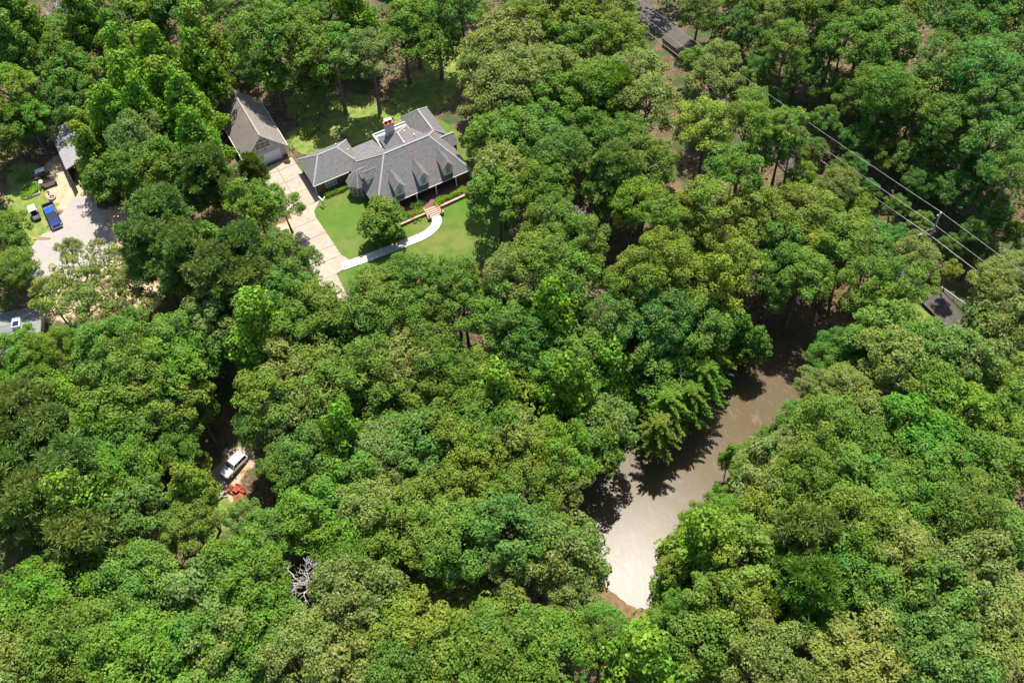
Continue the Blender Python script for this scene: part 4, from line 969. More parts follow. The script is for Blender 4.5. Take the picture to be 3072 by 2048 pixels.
def crown_pine(seed, R=4.2):
    rng = np.random.default_rng(seed); out = []; tips = []
    for L in range(8):
        z = -R * .7 + L * R * .26; rr = R * (1 - (L / 8.2) ** 2 * .75); na = 9 - L // 2
        for k in range(na):
            a = 2 * math.pi * (k + rng.uniform(0, .8)) / na; e = rr * rng.uniform(.55, 1.05); c = np.array([math.cos(a) * e, math.sin(a) * e, z + e * .08]); tips.append(c)
            for j in range(5):
                q = c * (.55 + .5 * j / 5) + rng.normal(size=3) * np.array([.5, .5, .25]); q[2] = c[2] + rng.normal() * .2
                n = 95; d = unit(rng.normal(size=(n, 3)) + np.array([0, 0, .35])); P = q + d * rng.uniform(.1, .55, (n, 1)) * np.array([1, 1, .75])
                # needle tufts: thin slivers along d
                s = rng.uniform(.3, .5, (n, 1)); w = unit(np.cross(d, rng.normal(size=(n, 3)))) * .055
                out.append(np.stack([P - w, P + w, P + d * s + w * .6, P + d * s - w * .6], 1).reshape(-1, 3))
    return np.concatenate(out), tips
def crown_feather(seed, R=4.0):
    rng = np.random.default_rng(seed); out = []; tips = []
    for L in range(10):
        z = R * 1.1 - L * R * .21; rr = R * (.22 + .85 * math.sin(min(1, (L + 1) / 8) * math.pi / 2)); na = 7
        for k in range(na):
            a = 2 * math.pi * (k + rng.uniform(0, .7)) / na + L; e = rr * rng.uniform(.75, 1.1); end = np.array([math.cos(a) * e, math.sin(a) * e, z - e * .22]); tips.append(end * .8)
            m = 9
            for j in range(m):
                f = (j + 1) / m; q = np.array([end[0] * f, end[1] * f, z - e * .22 * f * f]); side = np.array([-math.sin(a), math.cos(a), 0])
                n = 22; sp = rng.uniform(-1, 1, (n, 1)) * (.75 * (1.15 - f)); P = q + side * sp + np.array([math.cos(a), math.sin(a), 0]) * rng.uniform(-.2, .35, (n, 1)) + np.array([0, 0, -.35]) * np.abs(sp) + rng.normal(size=(n, 3)) * .07
                out.append(quads(P, unit(np.array([0, 0, 1]) + rng.normal(size=(n, 3)) * .45), .3, .5, rng, .1))
    return np.concatenate(out), tips
def skeleton(tips, R, H, seed, r0=.26, sub=True):
    """tapered trunk rising from -H to the crown with bent limbs to the lobes; origin at crown centre"""
    rng = np.random.default_rng(seed); bm = bmesh.new(); lean = rng.normal(size=2) * .25
    pts = [Vector((lean[0] * math.sin(t * 3), lean[1] * math.sin(t * 2.5), -H + t * (H + R * .35))) for t in np.linspace(0, 1, 6)]
    for i in range(5): tube(bm, pts[i], pts[i + 1], r0 * (1.25 - .2 * i) if i else r0 * 1.5, r0 * (1.05 - .2 * i), 7, False)
    for c in tips[::max(1, len(tips) // 14)]:
        c = Vector(c); s = Vector((0, 0, min(c.z - R * .35, 0) - R * .15)); mid = s.lerp(c, .5) + Vector((0, 0, R * .08)) + Vector(rng.normal(size=3) * .2)
        tube(bm, s, mid, r0 * .42, r0 * .26, 5, False); tube(bm, mid, c, r0 * .26, r0 * .08, 5, False)
        for _ in range(2):
            e = c + Vector(rng.normal(size=3)) * R * .16; tube(bm, mid.lerp(c, .6), e, r0 * .14, r0 * .04, 4, False)
    me = bpy.data.meshes.new('trunk'); bm.to_mesh(me); bm.free(); me.materials.append(bark_m); return me
def dead_crown(seed, R=3.2, H=9):
    rng = np.random.default_rng(seed); bm = bmesh.new()
    def grow(p, d, L, r, lev):
        q = p + d * L; m = p.lerp(q, .5) + Vector(rng.normal(size=3)) * L * .09
        tube(bm, p, m, r, r * .8, 5, False); tube(bm, m, q, r * .8, r * .55, 5, False)
        if lev == 0: return
        for _ in range(int(rng.integers(2, 4)) + (lev >= 3)):
            nd = (d + Vector(rng.normal(size=3)) * .62).normalized(); grow(q if rng.random() < .6 else m, nd, L * rng.uniform(.55, .8), r * .55, lev - 1)
    tr = bmesh.new()
    tube(tr, (0, 0, -H), (.2, .1, -R * .6), .22, .15, 8, False)
    for k in range(5):
        a = k * 1.256 + rng.uniform(-.4, .4); grow(Vector((.2, .1, -R * .65)), Vector((math.cos(a) * .75, math.sin(a) * .75, rng.uniform(.4, 1.0))).normalized(), R * .55, .15, 4)
    me = bpy.data.meshes.new('branches'); bm.to_mesh(me); bm.free(); me.materials.append(pale_bark_m)
    m2 = bpy.data.meshes.new('trunk'); tr.to_mesh(m2); tr.free(); m2.materials.append(pale_bark_m); return me, m2

def build_variants():
    K = {}
    def reg(code, base, fn, R, H, r0=.26):
        V, tips = fn; me = quad_mesh('crown', V); me.materials.append(leaf_m); K.setdefault(code, []).append((me, skeleton(tips, R, H, base, r0), R, H))
    for i in range(8): reg('O', 10 + i, crown_broad(10 + i, 4.5, 13 + i, hz=.95 + .08 * (i % 3), leaf=(.26, .23, .28)[i % 3], dens=(1.0, 1.1, .95)[i % 3]), 4.5, 12)
    for i in range(3): reg('C', 30 + i, crown_cone(30 + i), 3.6, 13, .2)
    for i in range(2): reg('P', 40 + i, crown_pine(40 + i), 4.2, 13, .22)
    for i in range(2): reg('A', 50 + i, crown_broad(50 + i, 4.2, 12, hz=.45, leaf=.26, dens=.8, open_=.35), 4.2, 9, .18)
    reg('F', 60, crown_feather(60), 4.0, 9, .2)
    reg('L', 70, crown_broad(70, 4.0, 20, hz=.92, leaf=.30, dens=1.15), 4.0, 3.6, .2)
    for i in range(2):
        a, b = dead_crown(80 + i); K.setdefault('B', []).append((a, b, 3.2, 9))
    return K
VAR = build_variants()
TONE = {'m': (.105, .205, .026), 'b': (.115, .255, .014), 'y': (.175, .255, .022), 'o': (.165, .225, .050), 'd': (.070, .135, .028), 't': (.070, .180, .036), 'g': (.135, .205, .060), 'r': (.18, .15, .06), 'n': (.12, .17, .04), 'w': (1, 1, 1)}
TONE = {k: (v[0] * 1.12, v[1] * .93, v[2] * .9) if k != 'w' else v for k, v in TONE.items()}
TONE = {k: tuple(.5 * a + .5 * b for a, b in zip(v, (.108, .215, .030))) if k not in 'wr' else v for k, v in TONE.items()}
NAME = {'O': 'broadleaf_tree', 'C': 'sweetgum_tree', 'P': 'pine_tree', 'F': 'cypress_tree', 'A': 'open_crowned_tree', 'B': 'dead_tree', 'L': 'lawn_tree'}
TREES = """Oo|11.0|154.4|0.0|13.0|4.25|pale olive broadleaf tree, nearest of its kind left of the top road
Om|48.2|153.2|0.0|9.5|3.08|mid green broadleaf tree, nearest of its kind right of the top road
Om|57.4|146.2|0.0|13.5|4.13|mid green broadleaf tree, third nearest of its kind right of the top road
Oo|90.7|140.5|0.0|14.0|4.04|pale olive broadleaf tree, nearest of its kind left of the top right corner
Bw|-80.6|168.6|0.0|12.0|2.82|bare grey leafless tree, nearest of its kind right of the top left corner
Om|-3.8|154.3|0.0|14.0|4.32|mid green broadleaf tree, fourth nearest of its kind above the house's rear wing
Ot|-61.2|166.6|0.0|11.1|4.45|deep green broadleaf tree, nearest of its kind right of the top left corner
Ot|-55.0|163.8|0.0|12.5|4.89|deep green broadleaf tree, nearest of its kind above the detached garage
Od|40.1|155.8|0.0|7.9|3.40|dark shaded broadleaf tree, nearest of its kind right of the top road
Om|67.6|144.4|0.0|13.1|4.12|mid green broadleaf tree, third nearest of its kind left of the top right corner
Oy|72.8|142.5|0.0|13.9|4.07|yellow-green broadleaf tree, nearest of its kind left of the top right corner
Ot|84.6|138.9|0.0|15.2|4.45|deep green broadleaf tree, nearest of its kind left of the top right corner
Cb|-23.3|157.3|0.0|13.4|4.28|bright green pointed tree, nearest of its kind above the chimney
Om|-35.5|160.8|0.0|11.8|4.85|mid green broadleaf tree, fourth nearest of its kind above the detached garage
Cb|-73.8|163.7|0.0|13.6|4.37|bright green pointed tree, nearest of its kind right of the top left corner
Od|-50.3|171.8|0.0|4.9|3.10|dark shaded broadleaf tree, nearest of its kind right of the top left corner
Om|-28.3|160.0|0.0|11.0|4.86|mid green broadleaf tree, fifth nearest of its kind above the chimney
Oo|52.7|146.8|0.0|11.7|3.51|pale olive broadleaf tree, third nearest of its kind right of the top road
Ot|77.8|137.8|0.0|15.6|4.42|deep green broadleaf tree, third nearest of its kind left of the top right corner
Om|61.6|142.1|0.0|13.9|4.07|mid green broadleaf tree, sixth nearest of its kind right of the top road
Om|-12.7|157.1|0.0|11.0|4.82|mid green broadleaf tree, third nearest of its kind above the house's rear wing
Oy|22.3|151.1|0.0|11.5|4.56|yellow-green broadleaf tree, second nearest of its kind left of the top road
Cm|-85.7|163.1|0.0|14.1|5.00|mid green pointed tree, nearest of its kind below the top left corner
Oy|16.2|151.4|0.0|11.4|4.88|yellow-green broadleaf tree, third nearest of its kind left of the top road
Oy|7.9|149.7|0.0|13.0|4.19|yellow-green broadleaf tree, nearest of its kind right of the house's rear wing
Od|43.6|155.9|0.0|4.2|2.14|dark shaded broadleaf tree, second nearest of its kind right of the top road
Om|-65.6|162.4|0.0|11.0|5.39|mid green broadleaf tree, second nearest of its kind right of the top left corner
Od|47.2|149.6|0.0|7.7|3.20|dark shaded broadleaf tree, fourth nearest of its kind right of the top road
Om|91.1|137.8|0.0|11.7|4.05|mid green broadleaf tree, nearest of its kind below the top right corner
Ot|79.8|132.5|-0.0|15.4|4.35|deep green broadleaf tree, second nearest of its kind left of the top right corner
Om|-39.5|151.2|0.0|14.1|4.81|mid green broadleaf tree, second nearest of its kind above the detached garage
Om|68.1|135.1|0.0|13.8|4.05|mid green broadleaf tree, nearest of its kind left of the top right corner
Om|-33.0|151.9|0.0|11.9|5.11|mid green broadleaf tree, nearest of its kind left of the chimney
Om|-14.9|153.0|0.0|9.0|4.64|mid green broadleaf tree, nearest of its kind above the chimney
Om|-8.7|153.4|0.0|8.0|4.66|mid green broadleaf tree, nearest of its kind above the house's rear wing
Oy|23.5|142.0|0.0|13.2|4.08|yellow-green broadleaf tree, nearest of its kind left of the top road
Cy|-50.5|152.8|0.0|12.9|4.23|yellow-green pointed tree, nearest of its kind above the detached garage
Om|51.1|136.5|0.0|14.0|3.35|mid green broadleaf tree, second nearest of its kind right of the top road
Om|60.9|136.1|0.0|13.2|4.00|mid green broadleaf tree, seventh nearest of its kind left of the top right corner
Od|-47.1|160.8|0.0|5.4|2.83|dark shaded broadleaf tree, second nearest of its kind above the detached garage
Cm|-84.4|154.8|0.0|14.3|4.32|mid green pointed tree, nearest of its kind above the metal shed
Om|-78.0|161.9|0.0|8.0|5.12|mid green broadleaf tree, nearest of its kind right of the top left corner
Oo|3.6|144.7|0.0|12.2|5.52|pale olive broadleaf tree, third nearest of its kind left of the top road
Om|19.2|143.2|0.0|11.5|4.59|mid green broadleaf tree, nearest of its kind left of the top road
Od|46.0|147.8|0.0|4.2|2.09|dark shaded broadleaf tree, third nearest of its kind right of the top road
Od|50.7|144.7|0.0|6.1|2.78|dark shaded broadleaf tree, fifth nearest of its kind right of the top road
Om|58.6|140.3|0.0|8.6|3.10|mid green broadleaf tree, fourth nearest of its kind right of the top road
Og|-20.5|145.1|0.0|12.9|4.12|grey-green broadleaf tree, nearest of its kind above the chimney
Cb|12.1|146.6|0.0|8.0|3.30|bright green pointed tree, nearest of its kind left of the top road
Ot|85.2|125.9|-0.4|16.4|3.80|deep green broadleaf tree, nearest of its kind below the top right corner
Om|-26.9|145.9|0.0|12.1|4.47|mid green broadleaf tree, nearest of its kind right of the detached garage
Oy|37.1|144.2|0.0|6.1|1.98|yellow-green broadleaf tree, nearest of its kind right of the top road
Oo|39.3|134.4|-0.0|13.6|3.40|pale olive broadleaf tree, nearest of its kind right of the top road
Cb|-63.6|149.0|0.0|13.5|4.17|bright green pointed tree, nearest of its kind above the metal shed
Om|65.5|131.9|-0.1|12.0|4.04|mid green broadleaf tree, fourth nearest of its kind left of the top right corner
Ot|73.9|126.2|-0.4|16.0|3.89|deep green broadleaf tree, fourth nearest of its kind left of the top right corner
Cb|-57.0|146.3|0.0|13.9|4.12|bright green pointed tree, second nearest of its kind above the driveway
Cb|-49.9|146.1|0.0|12.6|4.14|bright green pointed tree, nearest of its kind above the detached garage
Ot|78.6|122.8|-0.7|17.0|4.18|deep green broadleaf tree, second nearest of its kind below the top right corner
Od|-45.6|155.6|0.0|4.0|2.63|dark shaded broadleaf tree, nearest of its kind above the detached garage
Oo|-0.6|141.8|0.0|10.0|4.13|pale olive broadleaf tree, second nearest of its kind right of the house's rear wing
Od|47.7|137.7|0.0|7.7|2.18|dark shaded broadleaf tree, sixth nearest of its kind right of the top road
Od|54.8|138.7|0.0|6.0|2.92|dark shaded broadleaf tree, sixth nearest of its kind left of the top right corner
Oo|25.4|133.0|-0.0|13.5|3.95|pale olive broadleaf tree, nearest of its kind below the top road
Om|-39.1|147.3|0.0|8.7|3.14|mid green broadleaf tree, nearest of its kind above the detached garage
Oo|10.5|135.2|0.0|12.9|4.29|pale olive broadleaf tree, second nearest of its kind left of the top road
Om|-76.5|154.3|0.0|7.0|4.45|mid green broadleaf tree, nearest of its kind above the metal shed
Od|-30.6|148.4|0.0|6.1|3.35|dark shaded broadleaf tree, nearest of its kind right of the detached garage
Oo|46.1|137.2|0.0|5.9|2.46|pale olive broadleaf tree, second nearest of its kind right of the top road
Ot|82.4|119.8|-1.0|16.9|3.72|deep green broadleaf tree, third nearest of its kind below the top right corner
Od|58.5|134.3|-0.0|6.4|3.07|dark shaded broadleaf tree, fourth nearest of its kind left of the top right corner
Cb|-60.8|140.8|0.0|14.0|4.05|bright green pointed tree, third nearest of its kind right of the metal shed
Oo|2.8|131.9|0.0|14.0|5.24|pale olive broadleaf tree, second nearest of its kind above the front steps
Om|17.5|129.8|0.0|14.0|4.19|mid green broadleaf tree, nearest of its kind below the top road
Oo|37.3|129.4|-0.1|12.1|3.98|pale olive broadleaf tree, third nearest of its kind below the top road
Ob|-84.4|145.6|0.0|12.1|4.15|bright green broadleaf tree, nearest of its kind below the top left corner
Oo|73.4|123.5|-0.6|12.7|3.84|pale olive broadleaf tree, nearest of its kind below the top right corner
Om|64.2|123.5|-0.6|13.5|3.98|mid green broadleaf tree, fourth nearest of its kind above the utility pole
Cb|-55.3|140.0|0.0|12.7|4.06|bright green pointed tree, second nearest of its kind right of the white golf cart
Od|-75.0|149.9|0.0|6.0|3.21|dark shaded broadleaf tree, second nearest of its kind above the metal shed
Od|62.0|129.1|-0.2|7.6|3.12|dark shaded broadleaf tree, second nearest of its kind left of the top right corner
Od|49.4|132.3|-0.0|5.3|1.98|dark shaded broadleaf tree, seventh nearest of its kind right of the top road
Pb|21.0|127.9|-0.0|12.1|4.35|bright green pine, nearest of its kind below the top road
Oy|43.5|127.6|-0.2|9.9|2.77|yellow-green broadleaf tree, second nearest of its kind right of the top road
Om|69.4|122.7|-0.7|11.3|3.94|mid green broadleaf tree, second nearest of its kind left of the top right corner
Om|10.4|128.6|0.0|12.1|4.36|mid green broadleaf tree, third nearest of its kind left of the top road
Oo|25.5|125.1|-0.0|13.0|4.29|pale olive broadleaf tree, second nearest of its kind below the top road
Od|-78.2|146.8|0.0|6.0|4.28|dark shaded broadleaf tree, nearest of its kind above the metal shed
Cb|-50.6|134.7|0.0|13.2|3.98|bright green pointed tree, second nearest of its kind left of the detached garage
Oo|-1.1|131.6|0.0|9.5|4.00|pale olive broadleaf tree, nearest of its kind right of the house's rear wing
Ot|77.6|115.0|-1.5|16.1|3.75|deep green broadleaf tree, second nearest of its kind above the utility pole
Cb|-58.2|134.6|0.0|13.1|3.98|bright green pointed tree, nearest of its kind right of the white golf cart
Ob|-81.8|141.8|0.0|9.0|3.24|bright green broadleaf tree, nearest of its kind left of the metal shed
Cb|-64.0|135.0|0.0|12.9|3.99|bright green pointed tree, nearest of its kind right of the metal shed
Om|3.5|127.6|0.0|11.3|4.36|mid green broadleaf tree, second nearest of its kind right of the house's rear wing
Od|56.3|125.6|-0.4|6.3|2.36|dark shaded broadleaf tree, fifth nearest of its kind left of the top right corner
Om|71.8|116.4|-1.3|13.2|3.75|mid green broadleaf tree, second nearest of its kind above the utility pole
Om|40.5|118.4|-0.9|14.2|3.39|mid green broadleaf tree, fourth nearest of its kind below the top road
Od|67.1|123.2|-0.6|6.3|3.21|dark shaded broadleaf tree, nearest of its kind left of the top right corner
Ot|80.8|112.9|-1.7|15.1|3.75|deep green broadleaf tree, third nearest of its kind above the utility pole
Oy|33.7|118.0|-0.5|14.2|4.30|yellow-green broadleaf tree, second nearest of its kind below the top road
Om|46.8|118.4|-1.1|12.7|3.07|mid green broadleaf tree, third nearest of its kind left of the utility pole
Od|-85.9|140.8|0.0|6.8|4.18|dark shaded broadleaf tree, nearest of its kind left of the metal shed
Cy|-70.0|136.1|0.0|8.5|3.18|yellow-green pointed tree, nearest of its kind right of the metal shed
Od|60.8|120.3|-0.9|7.2|2.68|dark shaded broadleaf tree, third nearest of its kind left of the top right corner
Og|-58.6|127.9|0.0|13.6|4.17|grey-green broadleaf tree, nearest of its kind right of the metal shed
Om|-0.6|121.4|0.0|12.5|3.81|mid green broadleaf tree, nearest of its kind right of the house's rear wing
Om|5.5|120.7|0.0|12.3|4.23|mid green broadleaf tree, second nearest of its kind above the front lawn
Om|16.4|120.5|0.0|11.2|4.11|mid green broadleaf tree, third nearest of its kind below the top road
Cb|-47.5|124.6|0.0|14.3|3.82|bright green pointed tree, nearest of its kind left of the detached garage
Ot|76.3|109.2|-2.1|15.1|3.63|deep green broadleaf tree, nearest of its kind above the utility pole
Om|20.6|116.7|-0.0|12.6|4.03|mid green broadleaf tree, second nearest of its kind below the top road
Od|53.6|120.6|-0.9|5.3|1.91|dark shaded broadleaf tree, second nearest of its kind left of the right-edge road gap
Om|44.6|118.5|-1.0|8.3|3.01|mid green broadleaf tree, fourth nearest of its kind left of the utility pole
Ot|49.2|119.3|-1.0|7.0|2.31|deep green broadleaf tree, nearest of its kind right of the top road
Od|70.2|115.7|-1.4|7.9|2.88|dark shaded broadleaf tree, second nearest of its kind below the top right corner
Om|74.7|113.9|-1.6|9.3|2.84|mid green broadleaf tree, nearest of its kind above the utility pole
Ot|10.5|115.3|0.0|13.5|3.99|deep green broadleaf tree, nearest of its kind right of the front steps
Od|65.3|116.5|-1.3|6.2|2.79|dark shaded broadleaf tree, fifth nearest of its kind above the utility pole
Cy|-68.2|130.9|0.0|7.5|4.08|yellow-green pointed tree, nearest of its kind above the blue pickup
Od|58.7|115.3|-1.5|6.3|2.06|dark shaded broadleaf tree, fourth nearest of its kind left of the utility pole
Pn|-40.9|125.3|0.0|7.2|2.24|dark olive pine, nearest of its kind below the detached garage
Om|-56.5|122.4|0.0|11.9|4.27|mid green broadleaf tree, nearest of its kind left of the detached garage
Om|23.4|111.5|-0.1|12.5|3.77|mid green broadleaf tree, fifth nearest of its kind below the top road
Om|37.0|109.9|-2.0|14.2|3.75|mid green broadleaf tree, third nearest of its kind above the pond's north end
Od|56.5|115.6|-1.4|5.3|1.88|dark shaded broadleaf tree, nearest of its kind left of the right-edge road gap
Od|77.6|110.2|-2.0|8.0|2.96|dark shaded broadleaf tree, nearest of its kind below the top right corner
Oo|0.6|113.4|0.0|12.5|3.98|pale olive broadleaf tree, nearest of its kind right of the front steps
Ot|77.0|102.5|-2.7|16.0|3.65|deep green broadleaf tree, nearest of its kind right of the utility pole
Pg|17.7|109.2|0.0|13.8|4.16|grey-green pine, nearest of its kind below the top road
Ob|49.8|114.0|-1.7|6.5|2.30|bright green broadleaf tree, nearest of its kind left of the utility pole
Pg|-45.9|118.1|0.0|12.7|4.32|grey-green pine, nearest of its kind below the detached garage
Om|-65.0|126.3|0.0|6.5|4.16|mid green broadleaf tree, nearest of its kind right of the metal shed
Od|68.9|110.5|-2.0|6.3|2.52|dark shaded broadleaf tree, second nearest of its kind above the utility pole
Om|6.9|110.6|0.0|12.2|3.83|mid green broadleaf tree, second nearest of its kind right of the front steps
Oo|53.8|109.5|-2.9|10.0|2.83|pale olive broadleaf tree, nearest of its kind left of the utility pole
Od|72.7|107.3|-2.3|7.9|2.83|dark shaded broadleaf tree, nearest of its kind above the utility pole
Od|60.1|111.0|-1.9|4.9|2.00|dark shaded broadleaf tree, nearest of its kind above the pond's north end
Om|-0.5|108.8|0.0|12.6|3.86|mid green broadleaf tree, nearest of its kind right of the front steps
Ob|21.2|104.9|-0.0|12.1|3.85|bright green broadleaf tree, nearest of its kind below the top road
Oy|57.5|108.3|-2.6|5.7|2.29|yellow-green broadleaf tree, nearest of its kind left of the utility pole
Om|-35.4|117.1|0.0|6.0|2.57|mid green broadleaf tree, nearest of its kind left of the driveway
Oy|31.3|103.9|-2.5|13.5|3.87|yellow-green broadleaf tree, third nearest of its kind below the top road
Od|63.6|107.3|-2.3|5.3|1.97|dark shaded broadleaf tree, second nearest of its kind left of the utility pole
Ob|-38.2|111.4|0.0|12.2|4.19|bright green broadleaf tree, nearest of its kind left of the driveway
Oy|40.1|105.0|-6.1|13.5|3.99|yellow-green broadleaf tree, fifth nearest of its kind left of the utility pole
Od|77.6|102.7|-2.7|7.5|2.69|dark shaded broadleaf tree, second nearest of its kind right of the utility pole
Bw|11.9|103.8|0.0|12.0|1.59|bare grey leafless tree, nearest of its kind right of the front steps
Oy|48.5|104.7|-7.2|13.1|4.26|yellow-green broadleaf tree, third nearest of its kind left of the utility pole
Oy|24.1|101.2|-0.7|13.4|2.92|yellow-green broadleaf tree, third nearest of its kind right of the front steps
Lm|-19.2|113.9|0.0|3.6|3.59|round dense dark green tree standing alone on the front lawn
Od|66.6|103.9|-2.6|5.1|1.81|dark shaded broadleaf tree, nearest of its kind left of the utility pole
Pg|-52.0|109.0|0.0|12.7|4.85|grey-green pine, nearest of its kind right of the metal shed
Om|7.7|101.6|0.0|12.6|3.90|mid green broadleaf tree, second nearest of its kind right of the front lawn
Ob|-78.4|114.4|0.0|9.5|2.64|bright green broadleaf tree, nearest of its kind left of the white golf cart
Od|73.3|98.9|-2.9|7.4|2.10|dark shaded broadleaf tree, nearest of its kind right of the utility pole
Od|80.1|98.8|-2.9|6.6|2.10|dark shaded broadleaf tree, nearest of its kind right of the right-edge road gap
Oy|53.2|98.8|-7.9|14.0|4.06|yellow-green broadleaf tree, nearest of its kind left of the right-edge road gap
Om|11.3|97.2|-0.0|13.1|3.90|mid green broadleaf tree, fifth nearest of its kind right of the front lawn
Om|-78.3|111.3|0.0|9.2|2.86|mid green broadleaf tree, nearest of its kind below the white golf cart
Oy|30.0|100.0|-4.3|11.0|4.09|yellow-green broadleaf tree, fifth nearest of its kind above the pond's north end
Ot|43.2|101.0|-8.9|12.8|4.17|deep green broadleaf tree, second nearest of its kind above the pond's north end
Ot|60.0|98.4|-4.2|8.5|2.80|deep green broadleaf tree, nearest of its kind left of the utility pole
Od|71.0|99.0|-2.9|5.0|2.06|dark shaded broadleaf tree, nearest of its kind below the utility pole
Oy|47.6|100.3|-9.1|12.5|4.18|yellow-green broadleaf tree, nearest of its kind above the pond's north end
Pg|-53.1|103.3|0.0|14.0|4.06|grey-green pine, nearest of its kind right of the blue pickup
Oo|-69.3|111.3|0.0|6.8|1.81|pale olive broadleaf tree, nearest of its kind below the blue pickup
Cb|-44.3|105.8|0.0|9.6|2.82|bright green pointed tree, nearest of its kind left of the driveway
Ot|56.0|96.3|-6.7|12.1|4.10|deep green broadleaf tree, second nearest of its kind left of the utility pole
Om|-32.9|100.1|0.0|13.1|3.48|mid green broadleaf tree, nearest of its kind below the driveway
Od|74.9|96.3|-3.0|5.1|1.90|dark shaded broadleaf tree, nearest of its kind above the right-edge road gap
Oy|34.5|97.6|-7.8|13.7|4.14|yellow-green broadleaf tree, second nearest of its kind above the pond's north end
Oo|61.1|93.0|-4.7|12.1|3.27|pale olive broadleaf tree, nearest of its kind below the utility pole
Ao|-62.2|106.1|0.0|9.3|3.12|pale olive open-crowned tree, nearest of its kind right of the blue pickup
Pg|-47.1|100.1|0.0|14.2|4.01|grey-green pine, third nearest of its kind right of the blue pickup
Pg|-38.3|99.4|0.0|13.7|4.00|grey-green pine, nearest of its kind left of the driveway
Oy|4.4|94.2|-0.5|14.1|3.92|yellow-green broadleaf tree, nearest of its kind right of the front lawn
Oy|23.1|94.4|-3.4|14.1|3.99|yellow-green broadleaf tree, second nearest of its kind left of the pond's north end
Om|-30.3|101.9|0.0|9.0|2.43|mid green broadleaf tree, nearest of its kind left of the round lawn tree
Om|-75.8|106.1|0.0|9.1|2.83|mid green broadleaf tree, nearest of its kind above the left-edge skylight roof
Oy|68.6|93.9|-3.3|5.8|1.28|yellow-green broadleaf tree, nearest of its kind above the right-edge road gap
Oo|75.6|90.2|-4.1|9.7|2.71|pale olive broadleaf tree, nearest of its kind right of the utility pole
Om|45.1|94.9|-10.6|14.0|4.24|mid green broadleaf tree, nearest of its kind above the pond's north end
Ao|-67.7|103.7|0.0|8.7|3.37|pale olive open-crowned tree, nearest of its kind above the left-edge skylight roof
Om|-13.5|93.9|-0.5|13.2|3.20|mid green broadleaf tree, nearest of its kind below the round lawn tree
Om|8.5|91.7|-1.2|13.3|4.00|mid green broadleaf tree, fourth nearest of its kind right of the front lawn
Oy|19.4|91.8|-3.0|13.3|4.04|yellow-green broadleaf tree, second nearest of its kind right of the front lawn
Ot|41.6|96.1|-10.1|11.5|4.32|deep green broadleaf tree, nearest of its kind above the pond's north end
Om|-7.8|92.8|-0.8|13.5|3.19|mid green broadleaf tree, nearest of its kind below the front lawn
Ao|-56.9|101.4|0.0|8.9|3.07|pale olive open-crowned tree, second nearest of its kind right of the blue pickup
Pg|-41.3|95.7|-0.2|13.7|4.06|grey-green pine, third nearest of its kind left of the driveway
Oo|1.9|92.0|-1.1|12.3|4.05|pale olive broadleaf tree, nearest of its kind right of the front lawn
Oy|27.9|93.2|-7.1|13.0|4.20|yellow-green broadleaf tree, nearest of its kind left of the pond's north end
Om|53.9|90.9|-8.6|13.5|4.18|mid green broadleaf tree, nearest of its kind left of the utility pole
Om|58.6|88.8|-6.9|13.0|4.13|mid green broadleaf tree, nearest of its kind left of the right-edge road gap
Oo|69.8|86.0|-5.2|13.3|3.08|pale olive broadleaf tree, nearest of its kind right of the right-edge road gap
Od|-78.5|104.9|0.0|6.1|2.52|dark shaded broadleaf tree, nearest of its kind above the left-edge skylight roof
Pg|-36.8|95.1|-0.3|12.4|4.11|grey-green pine, nearest of its kind below the driveway
Ao|-61.5|100.5|0.0|8.7|3.33|pale olive open-crowned tree, second nearest of its kind below the blue pickup
Ay|-69.8|100.3|0.0|9.0|2.93|yellow-green open-crowned tree, nearest of its kind above the left-edge skylight roof
Ot|-33.0|94.1|-0.5|11.7|4.14|deep green broadleaf tree, nearest of its kind below the driveway
Cy|31.3|91.2|-9.1|13.9|4.25|yellow-green pointed tree, nearest of its kind left of the pond's north end
Om|-18.7|91.5|-1.2|13.0|4.10|mid green broadleaf tree, nearest of its kind left of the front lawn
Ao|-65.4|98.8|0.0|8.1|3.06|pale olive open-crowned tree, nearest of its kind right of the left-edge skylight roof
Ao|-55.2|97.1|-0.0|8.7|3.03|pale olive open-crowned tree, nearest of its kind above the white SUV
Om|-10.7|90.6|-1.6|11.7|3.45|mid green broadleaf tree, third nearest of its kind below the front lawn
Om|-29.1|91.9|-1.1|11.2|4.20|mid green broadleaf tree, third nearest of its kind below the driveway
Og|-42.3|92.8|-0.8|11.4|4.21|grey-green broadleaf tree, nearest of its kind below the driveway
Om|-6.6|88.9|-2.3|12.0|4.17|mid green broadleaf tree, fourth nearest of its kind below the front lawn
Om|-0.7|88.3|-2.5|11.6|4.19|mid green broadleaf tree, fourth nearest of its kind right of the round lawn tree
Ot|21.4|88.4|-6.3|11.6|4.28|deep green broadleaf tree, nearest of its kind above the middle of the pond
Ao|-61.3|95.9|-0.1|8.1|3.03|pale olive open-crowned tree, second nearest of its kind right of the left-edge skylight roof
Cb|6.3|86.4|-4.0|13.4|4.17|bright green pointed tree, nearest of its kind right of the front lawn
Om|-15.2|88.3|-2.5|12.2|4.20|mid green broadleaf tree, fourth nearest of its kind below the round lawn tree
Ot|14.4|86.4|-5.8|13.0|4.24|deep green broadleaf tree, nearest of its kind left of the middle of the pond
Om|28.3|87.0|-9.2|12.9|4.34|mid green broadleaf tree, nearest of its kind left of the pond's north end
Oo|70.0|80.9|-6.7|11.8|4.21|pale olive broadleaf tree, nearest of its kind left of the right edge centre
Cb|-35.8|88.1|-2.6|14.3|4.18|bright green pointed tree, nearest of its kind below the driveway
Od|-23.8|91.4|-1.3|6.0|4.42|dark shaded broadleaf tree, nearest of its kind below the round lawn tree
Om|54.5|82.3|-8.4|12.3|4.30|mid green broadleaf tree, second nearest of its kind left of the right-edge road gap
